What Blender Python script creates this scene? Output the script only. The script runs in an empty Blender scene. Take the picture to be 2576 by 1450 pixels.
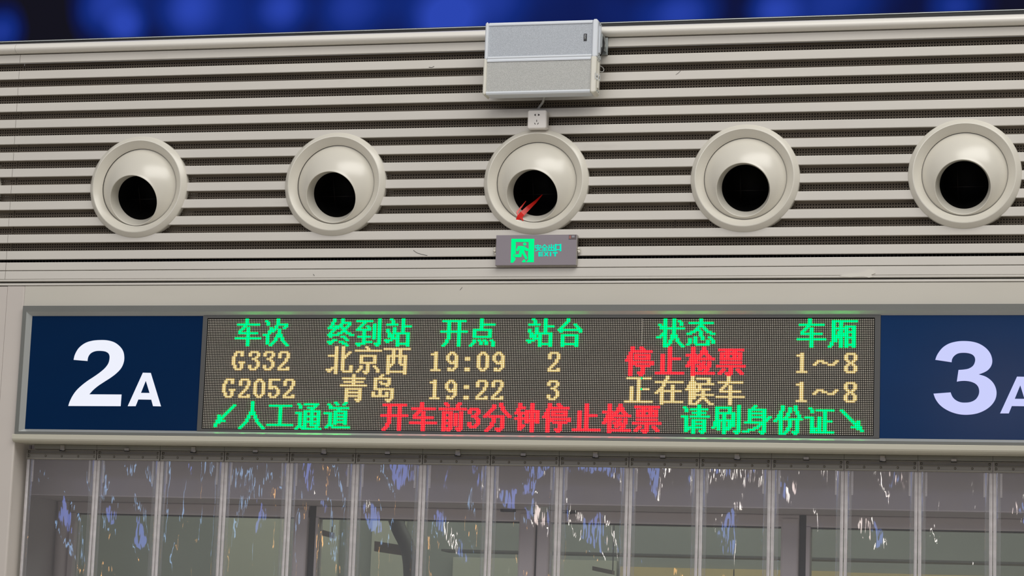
import bpy, math, random
from mathutils import Vector, Matrix
from mathutils.geometry import tessellate_polygon
random.seed(7)
S = bpy.context.scene
C = S.collection
PI = math.pi

# ------------------------------------------------------------------ camera
CAM = Vector((2.4306, -6.3019, 1.6043))
CR = Vector((0.9709448, 0.2366809, 0.0353309))
CU = Vector((0.0035913, -0.1620354, 0.9867784))
CF = Vector((-0.2392765, 0.9579805, 0.1581775))
FPX = 6183.76
cam_d = bpy.data.cameras.new('camera'); cam = bpy.data.objects.new('camera', cam_d); C.objects.link(cam)
cam_d.sensor_width = 36.0; cam_d.lens = FPX * 36.0 / 2576.0
cam_d.clip_start = 0.05; cam_d.clip_end = 200
cam.matrix_world = Matrix(((CR.x, CU.x, -CF.x, CAM.x), (CR.y, CU.y, -CF.y, CAM.y), (CR.z, CU.z, -CF.z, CAM.z), (0, 0, 0, 1)))
S.camera = cam

def P(px, py, Y=0.0):
    """measured point on the photograph -> point of the world on the plane at depth Y"""
    d = CF + CR * ((px - 1288) / FPX) - CU * ((py - 725) / FPX)
    return CAM + d * ((Y - CAM.y) / d.y)

# ------------------------------------------------------------------ world, lights, exposure
W = bpy.data.worlds.new('world'); S.world = W; W.use_nodes = True
W.node_tree.nodes['Background'].inputs[0].default_value = (1.0, 0.985, 0.97, 1)
W.node_tree.nodes['Background'].inputs[1].default_value = 0.155
S.view_settings.view_transform = 'Standard'; S.view_settings.look = 'None'
S.view_settings.exposure = 0.0; S.view_settings.gamma = 1.0; S.view_settings.use_curve_mapping = False

def area(name, loc, target, sx, sy, power, col):
    l = bpy.data.lights.new(name, 'AREA'); l.shape = 'RECTANGLE'; l.size = sx; l.size_y = sy
    l.energy = power; l.color = col
    o = bpy.data.objects.new(name, l); C.objects.link(o); o.location = loc
    o.rotation_euler = (Vector(target) - Vector(loc)).to_track_quat('-Z', 'Y').to_euler()
    return o
area('hall_ceiling_light', (4.0, -5.0, 9.0), (1.6, -1.2, 2.5), 9, 5, 580, (1.0, 0.975, 0.925))
area('hall_fill_light', (-3.0, -15.0, 9.0), (0.5, 0, 2.5), 14, 3, 560, (1.0, 0.97, 0.93))  # unseen frontal fill, added to brighten the recess behind the strips
# screens, lamps and shop windows across the hall, seen mirrored in the plastic strips
HALL = [('hall_blue_screen', (-5.3, -19, 4.5), 1.5, 0.9, 25, (0.22, 0.33, 1.0)), ('hall_blue_screen_2', (-2.9, -19, 4.4), 1.3, 1.0, 25, (0.24, 0.38, 1.0)),
        ('hall_blue_screen_3', (-0.6, -19, 5.0), 1.2, 0.7, 16, (0.25, 0.42, 1.0)), ('hall_cyan_sign', (-7.3, -19, 3.5), 0.35, 0.7, 6, (0.35, 0.6, 1.0)),
        ('hall_orange_lamp', (-6.2, -19, 2.7), 0.2, 0.35, 4, (1.0, 0.5, 0.15)), ('hall_white_lamp', (-1.3, -19, 3.9), 0.22, 0.5, 9, (1.0, 0.93, 0.86)),
        ('hall_shop_window', (1.3, -19, 4.6), 0.9, 0.5, 20, (1.0, 0.82, 0.76)), ('hall_shop_sign', (3.2, -19, 4.7), 0.7, 0.5, 15, (1.0, 0.86, 0.8))]
for nm, lo, sx, sy, pw, co in HALL: area(nm, lo, (0.9, 0, 2.1), sx, sy, pw, co)
area('gate_interior_light', (0.8, 1.7, 2.95), (0.8, 2.0, 1.0), 4.0, 0.7, 30, (1.0, 0.98, 0.94))

# ------------------------------------------------------------------ materials
def srgb(r, g, b):
    f = lambda c: (c / 255 / 12.92) if c <= 10 else (((c / 255 + 0.055) / 1.055) ** 2.4)
    return (f(r), f(g), f(b), 1)

def mat(name, col, rough=0.5, metal=0.0, spec=0.5, var=0.0, vscale=3.0, bump=0.0, bscale=60, dirt=None, coat=0.0):
    m = bpy.data.materials.new(name); m.use_nodes = True; nt = m.node_tree
    b = nt.nodes['Principled BSDF']
    b.inputs['Base Color'].default_value = col; b.inputs['Roughness'].default_value = rough
    b.inputs['Metallic'].default_value = metal; b.inputs['Specular IOR Level'].default_value = spec
    b.inputs['Coat Weight'].default_value = coat; b.inputs['Coat Roughness'].default_value = 0.22
    tc = nt.nodes.new('ShaderNodeTexCoord')
    if var:
        n = nt.nodes.new('ShaderNodeTexNoise'); n.inputs['Scale'].default_value = vscale; n.inputs['Detail'].default_value = 5
        mp = nt.nodes.new('ShaderNodeMapping'); mp.inputs['Scale'].default_value = (1, 1, 3)
        nt.links.new(tc.outputs['Object'], mp.inputs[0]); nt.links.new(mp.outputs[0], n.inputs['Vector'])
        r = nt.nodes.new('ShaderNodeValToRGB')
        r.color_ramp.elements[0].position = 0.3; r.color_ramp.elements[1].position = 0.7
        r.color_ramp.elements[0].color = tuple(c * (1 - var) for c in col[:3]) + (1,)
        r.color_ramp.elements[1].color = tuple(min(1, c * (1 + var)) for c in col[:3]) + (1,)
        nt.links.new(n.outputs['Fac'], r.inputs[0]); last = r.outputs[0]
        if dirt:
            n2 = nt.nodes.new('ShaderNodeTexNoise'); n2.inputs['Scale'].default_value = dirt[1]; n2.inputs['Detail'].default_value = 8
            mp2 = nt.nodes.new('ShaderNodeMapping'); mp2.inputs['Scale'].default_value = (0.35, 1, 1)
            nt.links.new(tc.outputs['Object'], mp2.inputs[0]); nt.links.new(mp2.outputs[0], n2.inputs['Vector'])
            r2 = nt.nodes.new('ShaderNodeValToRGB'); r2.color_ramp.elements[0].position = 0.66; r2.color_ramp.elements[1].position = 0.80
            r2.color_ramp.elements[0].color = (0, 0, 0, 1); r2.color_ramp.elements[1].color = (dirt[2],) * 3 + (1,)
            nt.links.new(n2.outputs['Fac'], r2.inputs[0])
            mx = nt.nodes.new('ShaderNodeMixRGB'); mx.inputs[2].default_value = dirt[0]
            nt.links.new(r2.outputs[0], mx.inputs[0]); nt.links.new(last, mx.inputs[1]); last = mx.outputs[0]
        nt.links.new(last, b.inputs['Base Color'])
    if bump:
        n = nt.nodes.new('ShaderNodeTexNoise'); n.inputs['Scale'].default_value = bscale
        nt.links.new(tc.outputs['Object'], n.inputs['Vector'])
        bp = nt.nodes.new('ShaderNodeBump'); bp.inputs['Strength'].default_value = bump; bp.inputs['Distance'].default_value = 0.001
        nt.links.new(n.outputs['Fac'], bp.inputs['Height']); nt.links.new(bp.outputs[0], b.inputs['Normal'])
    return m

def emit(name, col, strength=1.0, base=(0, 0, 0, 1)):
    m = bpy.data.materials.new(name); m.use_nodes = True; b = m.node_tree.nodes['Principled BSDF']
    b.inputs['Base Color'].default_value = base; b.inputs['Roughness'].default_value = 0.4; b.inputs['Specular IOR Level'].default_value = 0.0
    b.inputs['Emission Color'].default_value = col; b.inputs['Emission Strength'].default_value = strength
    return m

M = {}
M['slat'] = mat('painted_metal_slat', srgb(211, 207, 200), 0.40, spec=0.45, var=0.035, vscale=2.5, dirt=(srgb(120, 105, 88), 7, 0.4))
M['panel'] = mat('painted_metal_panel', srgb(203, 199, 189), 0.45, spec=0.4, var=0.035, vscale=2.0, dirt=(srgb(140, 128, 112), 4, 0.3))
M['cornice'] = mat('painted_metal_cornice', srgb(234, 231, 224), 0.30, spec=0.6, var=0.02, vscale=2)
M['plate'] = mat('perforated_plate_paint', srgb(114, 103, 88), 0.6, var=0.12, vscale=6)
M['void'] = mat('dark_void', srgb(14, 12, 10), 0.9, spec=0.1)
M['nozzle'] = mat('nozzle_enamel', srgb(218, 214, 203), 0.30, spec=0.6, var=0.015, vscale=6, coat=0.35)
M['throat'] = mat('nozzle_duct_black', srgb(5, 5, 5), 0.6, spec=0.2)
M['rod'] = mat('duct_rod', srgb(46, 42, 40), 0.4, metal=0.6)
M['frame'] = mat('grey_aluminium_frame', srgb(112, 114, 110), 0.40, metal=0.1, spec=0.5, var=0.04, vscale=5)
M['bevel'] = mat('silver_bevel', srgb(178, 181, 180), 0.32, metal=0.3, spec=0.5)
M['bezel'] = mat('dark_grey_bezel', srgb(84, 84, 84), 0.5, spec=0.4)
M['blue'] = mat('blue_lightbox_face', srgb(0, 36, 76), 0.16, spec=0.16, var=0.05, vscale=3)
M['white_lit'] = emit('white_lit_digit', (0.86, 0.88, 0.98, 1), 1.0)
M['white_lit_2'] = emit('lavender_lit_digit', (0.60, 0.63, 0.98, 1), 1.0)
M['blue_2'] = mat('blue_lightbox_face_right', srgb(2, 46, 92), 0.16, spec=0.16, var=0.05, vscale=3)
M['module'] = mat('led_module_black', srgb(20, 16, 13), 0.7, spec=0.2)
M['led_off'] = mat('unlit_led_lens', srgb(246, 238, 226), 0.35, spec=0.5, var=0.06, vscale=5)
M['seam'] = mat('module_seam_edge', srgb(190, 184, 172), 0.5)
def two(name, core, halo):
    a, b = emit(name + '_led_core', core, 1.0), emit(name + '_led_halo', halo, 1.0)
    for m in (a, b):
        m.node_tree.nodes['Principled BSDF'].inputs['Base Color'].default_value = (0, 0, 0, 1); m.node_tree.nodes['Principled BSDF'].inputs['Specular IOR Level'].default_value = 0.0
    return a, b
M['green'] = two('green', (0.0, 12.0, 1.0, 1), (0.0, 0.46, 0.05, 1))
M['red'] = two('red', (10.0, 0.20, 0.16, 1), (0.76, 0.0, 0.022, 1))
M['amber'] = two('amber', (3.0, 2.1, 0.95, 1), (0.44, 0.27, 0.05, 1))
M['sill'] = mat('painted_sill', srgb(198, 195, 180), 0.45, spec=0.4, var=0.03, vscale=2)
M['pillar'] = mat('painted_pillar', srgb(204, 197, 191), 0.5, spec=0.35, var=0.03, vscale=1.6)
M['exit_face'] = mat('exit_sign_face', srgb(138, 130, 137), 0.4, metal=0.1, var=0.03)
M['exit_edge'] = mat('exit_sign_edge', srgb(170, 165, 160), 0.35, metal=0.5)
M['exit_green'] = emit('exit_green', (0.0, 0.98, 0.27, 1), 1.0)
M['exit_teal'] = emit('exit_teal', (0.0, 0.88, 0.56, 1), 1.0)
M['exit_line'] = mat('exit_outline', srgb(40, 92, 74), 0.5)
M['exit_tag'] = mat('exit_tag', srgb(96, 86, 86), 0.4)
M['tag_red'] = mat('tag_red', srgb(165, 105, 100), 0.5)
M['tag_pale'] = mat('tag_pale', srgb(150, 150, 160), 0.5)
M['silicone'] = mat('clear_sealant', srgb(220, 216, 205), 0.2, spec=0.6)
M['alu_white'] = mat('white_aluminium', srgb(222, 228, 236), 0.35, spec=0.5)
M['alu_cream'] = mat('cream_aluminium', srgb(226, 224, 214), 0.4, spec=0.5)
M['black_rubber'] = mat('black_rubber', srgb(18, 18, 18), 0.5)
M['badge'] = mat('speaker_badge_black', srgb(18, 22, 26), 0.4)
M['ink_white'] = mat('white_print', srgb(225, 230, 235), 0.5)
M['ink_dark'] = mat('dark_print', srgb(50, 48, 46), 0.5)
M['steel'] = mat('bright_steel', srgb(176, 182, 182), 0.3, metal=0.7)
M['cable_white'] = mat('white_cable', srgb(196, 196, 190), 0.5)
M['cable_grey'] = mat('grey_cable', srgb(165, 165, 162), 0.5)
M['socket'] = mat('socket_white', srgb(232, 228, 224), 0.4, spec=0.5)
M['slot'] = mat('socket_slot', srgb(22, 14, 14), 0.6)
M['rail'] = mat('curtain_rail_grey', srgb(132, 131, 122), 0.4, spec=0.5, var=0.05, vscale=8)
M['clamp'] = mat('clamp_plate_grey', srgb(132, 128, 120), 0.4, spec=0.5, var=0.06, vscale=10)
M['rivet'] = mat('rivet_grey', srgb(118, 114, 106), 0.35, metal=0.3)
M['hook'] = mat('hook_steel', srgb(168, 162, 150), 0.35, metal=0.35)
M['magnet'] = mat('frosted_edge_strip', srgb(206, 202, 204), 0.25, spec=0.7, var=0.1, vscale=14)
M['header'] = mat('mauve_grey_header', srgb(240, 234, 243), 0.5, spec=0.3, var=0.03, vscale=2)
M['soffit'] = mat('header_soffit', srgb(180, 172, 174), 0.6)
M['jamb'] = mat('door_jamb', srgb(214, 206, 208), 0.4, spec=0.5, var=0.03, vscale=3)
M['gasket'] = mat('black_gasket', srgb(22, 26, 30), 0.5)
M['side'] = mat('recess_side_wall', srgb(184, 178, 180), 0.6, var=0.03)
M['dome'] = mat('dome_housing', srgb(196, 200, 198), 0.35, metal=0.1)
M['iwall'] = mat('interior_wall', srgb(134, 138, 128), 0.7, var=0.05, vscale=1.5)
M['ilight'] = mat('interior_pale_panel', srgb(174, 176, 156), 0.6)
M['ibeam'] = mat('interior_dark_beam', srgb(84, 84, 76), 0.6)
M['iwarm'] = mat('interior_warm_panel', srgb(196, 176, 122), 0.6, var=0.05)
M['ibrown'] = mat('interior_brown_bar', srgb(120, 108, 92), 0.6)
M['floor'] = mat('stone_floor', srgb(188, 182, 172), 0.35, var=0.06, vscale=2)
M['ribbon'] = None

# perforated grille of the loudspeakers: fine dot relief
def grille_mat(name, a, b_):
    m = bpy.data.materials.new(name); m.use_nodes = True; nt = m.node_tree; b = nt.nodes['Principled BSDF']
    tc = nt.nodes.new('ShaderNodeTexCoord'); v = nt.nodes.new('ShaderNodeTexVoronoi'); v.inputs['Scale'].default_value = 620
    nt.links.new(tc.outputs['Object'], v.inputs['Vector'])
    r = nt.nodes.new('ShaderNodeValToRGB'); r.color_ramp.elements[0].position = 0.15; r.color_ramp.elements[1].position = 0.6
    r.color_ramp.elements[0].color = a; r.color_ramp.elements[1].color = b_
    nt.links.new(v.outputs['Distance'], r.inputs[0]); nt.links.new(r.outputs[0], b.inputs['Base Color'])
    b.inputs['Roughness'].default_value = 0.5; b.inputs['Metallic'].default_value = 0.2
    return m
M['grille_cool'] = grille_mat('speaker_grille_cool', srgb(150, 156, 164), srgb(184, 190, 198))
M['grille_warm'] = grille_mat('speaker_grille_warm', srgb(152, 153, 151), srgb(188, 189, 186))

def clear_mat(name, tint, haze, hazecol, ior=1.5, rough=0.04, gain=1.5, bump=0.0):
    m = bpy.data.materials.new(name); m.use_nodes = True; nt = m.node_tree
    nt.nodes.remove(nt.nodes['Principled BSDF']); out = nt.nodes['Material Output']
    tr = nt.nodes.new('ShaderNodeBsdfTransparent'); tr.inputs[0].default_value = tint
    gl = nt.nodes.new('ShaderNodeBsdfGlossy'); gl.inputs['Roughness'].default_value = rough; gl.inputs[0].default_value = (1, 1, 1, 1)
    df = nt.nodes.new('ShaderNodeBsdfDiffuse'); df.inputs[0].default_value = hazecol
    fr = nt.nodes.new('ShaderNodeFresnel'); fr.inputs['IOR'].default_value = ior
    mu = nt.nodes.new('ShaderNodeMath'); mu.operation = 'MULTIPLY'; mu.inputs[1].default_value = gain; mu.use_clamp = True
    nt.links.new(fr.outputs[0], mu.inputs[0])
    m1 = nt.nodes.new('ShaderNodeMixShader'); m1.inputs[0].default_value = haze
    nt.links.new(tr.outputs[0], m1.inputs[1]); nt.links.new(df.outputs[0], m1.inputs[2])
    m2 = nt.nodes.new('ShaderNodeMixShader'); nt.links.new(mu.outputs[0], m2.inputs[0])
    nt.links.new(m1.outputs[0], m2.inputs[1]); nt.links.new(gl.outputs[0], m2.inputs[2])
    nt.links.new(m2.outputs[0], out.inputs['Surface'])
    if bump:
        tc = nt.nodes.new('ShaderNodeTexCoord'); mp = nt.nodes.new('ShaderNodeMapping'); mp.inputs['Scale'].default_value = (22, 22, 5)
        n = nt.nodes.new('ShaderNodeTexNoise'); n.inputs['Scale'].default_value = 1.0; n.inputs['Detail'].default_value = 3
        nt.links.new(tc.outputs['Object'], mp.inputs[0]); nt.links.new(mp.outputs[0], n.inputs['Vector'])
        bp = nt.nodes.new('ShaderNodeBump'); bp.inputs['Strength'].default_value = 1.0; bp.inputs['Distance'].default_value = bump
        nt.links.new(n.outputs['Fac'], bp.inputs['Height'])
        nt.links.new(bp.outputs[0], gl.inputs['Normal'])
    return m
M['vinyl'] = clear_mat('clear_vinyl', (0.94, 0.94, 0.96, 1), 0.075, (0.72, 0.71, 0.75, 1), 1.5, 0.035, 1.3, 0.0017)
M['vinyl_edge'] = clear_mat('frosted_vinyl_edge', (0.82, 0.82, 0.84, 1), 0.20, (0.6, 0.6, 0.62, 1), 1.5, 0.10, 1.4, 0.001)
M['ribbon'] = clear_mat('red_ribbon_film', (1.0, 0.35, 0.3, 1), 0.55, srgb(240, 40, 30), 1.45, 0.25, 1.0)
M['glass'] = clear_mat('door_glass', (0.84, 0.88, 0.85, 1), 0.03, (0.4, 0.43, 0.4, 1), 1.5, 0.35, 0.6)

# blue video screen above: soft blurred blobs of light
def screen_mat():
    m = bpy.data.materials.new('video_screen_picture'); m.use_nodes = True; nt = m.node_tree
    b = nt.nodes['Principled BSDF']; b.inputs['Base Color'].default_value = (0.0, 0.0, 0.0, 1); b.inputs['Roughness'].default_value = 0.5
    b.inputs['Specular IOR Level'].default_value = 0.0
    tc = nt.nodes.new('ShaderNodeTexCoord'); acc = None
    Y = SCREEN_Y
    spots = [(12, 75, 46, 1.0), (230, 10, 60, .45), (290, 25, 70, .95), (318, 72, 36, .9), (470, 25, 52, .9), (560, 40, 90, .35), (712, 20, 46, .95), (868, 12, 60, .8),
             (1000, 30, 110, .6), (1120, 62, 60, .9), (1200, 20, 80, .55), (1560, 40, 110, .55), (1690, 40, 60, .95), (1760, 20, 60, .7),
             (1940, 25, 50, 1.1), (2060, 20, 90, .6), (2390, 20, 44, .8), (2450, 10, 40, .5), (2200, -60, 120, .5), (600, -80, 120, .6), (1300, -90, 150, .6)]
    for (px, py, rr, s) in spots:
        c = P(px, py, Y); d = P(px + rr, py, Y)
        rad = (d - c).length
        vm = nt.nodes.new('ShaderNodeVectorMath'); vm.operation = 'DISTANCE'
        nt.links.new(tc.outputs['Object'], vm.inputs[0]); vm.inputs[1].default_value = c
        mr = nt.nodes.new('ShaderNodeMapRange'); mr.interpolation_type = 'SMOOTHSTEP'
        mr.inputs['From Min'].default_value = 0; mr.inputs['From Max'].default_value = rad * 2.1
        mr.inputs['To Min'].default_value = s * 0.62; mr.inputs['To Max'].default_value = 0
        nt.links.new(vm.outputs['Value'], mr.inputs['Value'])
        if acc is None: acc = mr.outputs[0]
        else:
            ad = nt.nodes.new('ShaderNodeMath'); ad.operation = 'ADD'; nt.links.new(acc, ad.inputs[0]); nt.links.new(mr.outputs[0], ad.inputs[1]); acc = ad.outputs[0]
    n = nt.nodes.new('ShaderNodeTexNoise'); n.inputs['Scale'].default_value = 3.2; n.inputs['Detail'].default_value = 1
    nt.links.new(tc.outputs['Object'], n.inputs['Vector'])
    ns = nt.nodes.new('ShaderNodeMath'); ns.operation = 'MULTIPLY_ADD'; ns.inputs[1].default_value = 1.1; ns.inputs[2].default_value = -0.50
    nt.links.new(n.outputs['Fac'], ns.inputs[0])
    ad = nt.nodes.new('ShaderNodeMath'); ad.operation = 'ADD'; nt.links.new(acc, ad.inputs[0]); nt.links.new(ns.outputs[0], ad.inputs[1])
    r = nt.nodes.new('ShaderNodeValToRGB'); e = r.color_ramp.elements
    e[0].position = 0.0; e[0].color = srgb(26, 25, 36); e[1].position = 1.0; e[1].color = srgb(52, 82, 205)
    x = e.new(0.22); x.color = srgb(20, 28, 78); x = e.new(0.55); x.color = srgb(24, 50, 140)
    nt.links.new(ad.outputs[0], r.inputs[0]); nt.links.new(r.outputs[0], b.inputs['Emission Color']); b.inputs['Emission Strength'].default_value = 0.72
    return m
SCREEN_Y = 0.10
M['screen'] = screen_mat()

# ------------------------------------------------------------------ mesh helpers
class MB:
    def __init__(s): s.v = []; s.f = []; s.m = []; s.sm = []
    def add(s, v, f, mi=0, smooth=False):
        n = len(s.v); s.v += [tuple(p) for p in v]; s.f += [tuple(i + n for i in q) for q in f]
        s.m += [mi] * len(f); s.sm += [smooth] * len(f); return s
    def box(s, x0, x1, y0, y1, z0, z1, mi=0, c=0.0):
        if c <= 0:
            v = [(x, y, z) for z in (z0, z1) for y in (y0, y1) for x in (x0, x1)]
            return s.add(v, [(0, 2, 3, 1), (4, 5, 7, 6), (0, 1, 5, 4), (2, 6, 7, 3), (0, 4, 6, 2), (1, 3, 7, 5)], mi)
        # chamfered front edges (towards -Y) and upright edges
        def ring(y, k): return [(x0 + k, y, z0 + c), (x0 + c, y, z0 + k), (x1 - c, y, z0 + k), (x1 - k, y, z0 + c), (x1 - k, y, z1 - c), (x1 - c, y, z1 - k), (x0 + c, y, z1 - k), (x0 + k, y, z1 - c)]
        r = [ring(y0, c * 0.8), ring(y0 + c * 0.35, c * 0.25), ring(y0 + c, 0), ring(y1, 0)]
        v = [p for q in r for p in q]; f = [tuple(range(8))]
        for a in range(3):
            for i in range(8): j = (i + 1) % 8; f.append((a * 8 + i, (a + 1) * 8 + i, (a + 1) * 8 + j, a * 8 + j))
        f.append(tuple(reversed(range(24, 32))))
        return s.add(v, f, mi)
    def extx(s, prof, x0, x1, mi=0, smooth=False, caps=True):   # profile [(y,z)...] closed, extruded along X
        n = len(prof); v = [(x0, y, z) for y, z in prof] + [(x1, y, z) for y, z in prof]
        f = [(i, (i + 1) % n, n + (i + 1) % n, n + i) for i in range(n)]
        s.add(v, f, mi, smooth)
        if caps: s.add([(x0, y, z) for y, z in prof], [tuple(reversed(range(n)))], mi); s.add([(x1, y, z) for y, z in prof], [tuple(range(n))], mi)
        return s
    def extz(s, prof, z0, z1, mi=0, smooth=False):   # profile [(x,y)] along Z
        n = len(prof); v = [(x, y, z0) for x, y in prof] + [(x, y, z1) for x, y in prof]
        s.add(v, [(i, (i + 1) % n, n + (i + 1) % n, n + i) for i in range(n)], mi, smooth)
        s.add([(x, y, z0) for x, y in prof], [tuple(reversed(range(n)))], mi); s.add([(x, y, z1) for x, y in prof], [tuple(range(n))], mi)
        return s
    def plate(s, loops, y0, y1, mi=0):   # polygon with holes in the XZ plane, thickness y0..y1
        flat = [p for l in loops for p in l]
        tri = tessellate_polygon([[Vector((p[0], p[1], 0)) for p in l] for l in loops]); n = len(flat)
        v = [(p[0], y0, p[1]) for p in flat] + [(p[0], y1, p[1]) for p in flat]
        f = [tuple(t) for t in tri] + [tuple(n + i for i in reversed(t)) for t in tri]
        k = 0
        for l in loops:
            for i in range(len(l)): j = (i + 1) % len(l); f.append((k + i, k + j, n + k + j, n + k + i))
            k += len(l)
        return s.add(v, f, mi)
    def lathe(s, prof, o, ax, seg=48, mi=0, smooth=True):   # profile [(r, t)] about axis ax through o
        o = Vector(o); ax = Vector(ax).normalized(); t = Vector((1, 0, 0)); 
        if abs(ax.x) > 0.9: t = Vector((0, 0, 1))
        u = ax.cross(t).normalized(); w = ax.cross(u)
        v = []
        for r, h in prof:
            for i in range(seg):
                a = 2 * PI * i / seg; v.append(o + ax * h + (u * math.cos(a) + w * math.sin(a)) * r)
        f = []
        for k in range(len(prof) - 1):
            for i in range(seg): j = (i + 1) % seg; f.append((k * seg + i, k * seg + j, (k + 1) * seg + j, (k + 1) * seg + i))
        return s.add(v, f, mi, smooth)
    def tube(s, pts, r, seg=8, mi=0):
        pts = [Vector(p) for p in pts]; v = []; n = len(pts)
        for i, p in enumerate(pts):
            d = (pts[min(i + 1, n - 1)] - pts[max(i - 1, 0)]).normalized()
            t = Vector((0, 1, 0)) if abs(d.y) < 0.9 else Vector((1, 0, 0))
            u = d.cross(t).normalized(); w = d.cross(u)
            for k in range(seg): a = 2 * PI * k / seg; v.append(p + (u * math.cos(a) + w * math.sin(a)) * r)
        f = [(i * seg + k, i * seg + (k + 1) % seg, (i + 1) * seg + (k + 1) % seg, (i + 1) * seg + k) for i in range(n - 1) for k in range(seg)]
        f += [tuple(reversed(range(seg))), tuple((n - 1) * seg + k for k in range(seg))]
        return s.add(v, f, mi, True)
    def mesh(s, name, mats):
        me = bpy.data.meshes.new(name); me.from_pydata(s.v, [], s.f)
        for m in (mats if isinstance(mats, (list, tuple)) else [mats]): me.materials.append(m)
        if any(s.m): me.polygons.foreach_set('material_index', s.m)
        if any(s.sm): me.polygons.foreach_set('use_smooth', s.sm)
        me.update(); return me
    def build(s, name, mats, parent=None, **kw):
        o = bpy.data.objects.new(name, s.mesh(name, mats)); C.objects.link(o)
        if parent: o.parent = parent; o.matrix_parent_inverse = Matrix.Translation(-parent.location)
        for k, v in kw.items(): o[k] = v
        return o

def thing(name, label, cat, loc, group=None):
    o = bpy.data.objects.new(name, None); C.objects.link(o); o.location = loc; o.empty_display_size = 0.02
    o['label'] = label; o['category'] = cat
    if group: o['group'] = group
    return o
def use(mesh_, name, parent, loc=(0, 0, 0), **kw):   # another object on a shared mesh, placed in world coordinates
    o = bpy.data.objects.new(name, mesh_); C.objects.link(o)
    o.location = loc
    if parent: o.parent = parent; o.matrix_parent_inverse = Matrix.Translation(-parent.location)
    for k, v in kw.items(): o[k] = v
    return o
def rounded(pts_y, z0, z1, r, n=4):   # rounded-front channel profile from y=front to y=back
    y0, y1 = pts_y; pr = [(y1, z0)]
    for i in range(n + 1): a = PI / 2 * i / n; pr.append((y0 + r - r * math.sin(a), z0 + r - r * math.cos(a)))
    for i in range(n + 1): a = PI / 2 * i / n; pr.append((y0 + r - r * math.cos(a), z1 - r + r * math.sin(a)))
    pr.append((y1, z1)); return pr

# ------------------------------------------------------------------ structure: slatted wall
XL, XR = -1.55, 4.3
PLATE_Y = 0.026
wall = MB().box(XL, XR, 0.24, 0.26, 2.60, 3.358).build('wall_back', M['void']); wall['kind'] = 'structure'
zt0, pt, hh = 3.3274, 0.04762, 0.0243
SEAM = -0.618
spans = [(zt0 - pt * i - hh, zt0 - pt * i) for i in range(13)] + [(2.7005, 2.7233), (2.6750, 2.6988)]
NOZ = [(-0.8010, 2.936, -0.20, 0.437), (-0.2314, 2.9359, -0.197, 0.437), (0.3460, 2.9358, -0.160, 0.420), (0.9125, 2.9345, -0.149, 0.438), (1.4780, 2.9360, -0.070, 0.375), (2.0480, 2.9395, -0.050, 0.410)]
CUT = 0.124      # round openings for the nozzles, hidden behind their rings
def slat_piece(pr, a, b, ca, cb):   # ends follow the round opening of nozzle ca / cb
    xa = [a if ca is None else ca[0] + math.sqrt(max(0, CUT ** 2 - (z - ca[1]) ** 2)) for y, z in pr]
    xb = [b if cb is None else cb[0] - math.sqrt(max(0, CUT ** 2 - (z - cb[1]) ** 2)) for y, z in pr]
    n = len(pr); v = [(xa[i], pr[i][0], pr[i][1]) for i in range(n)] + [(xb[i], pr[i][0], pr[i][1]) for i in range(n)]
    f = [(i, (i + 1) % n, n + (i + 1) % n, n + i) for i in range(n)] + [tuple(reversed(range(n))), tuple(range(n, 2 * n))]
    return MB().add(v, f).build('slat', M['slat'], wall)
for k, (z0, z1) in enumerate(spans):
    for j, (a, b) in enumerate(((XL, SEAM - 0.0006), (SEAM + 0.0006, XR))):
        dy = random.uniform(-0.0004, 0.0004)
        pr = rounded((0.0 + dy, 0.0075), z0, z1, 0.0014, 3)
        cs = [n_ for n_ in NOZ if a < n_[0] < b and z1 > n_[1] - CUT and z0 < n_[1] + CUT]
        ends = [None] + cs + [None]
        for q in range(len(ends) - 1): slat_piece(pr, a, b, ends[q], ends[q + 1])
# lower closing strips under the slats
for (z0, z1, y) in ((2.6692, 2.6742, -0.001), (2.6570, 2.6633, -0.002)):
    MB().extx(rounded((y, 0.03), z0, z1, 0.001, 2), XL, XR).build('edge_strip', M['slat'], wall)
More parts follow.
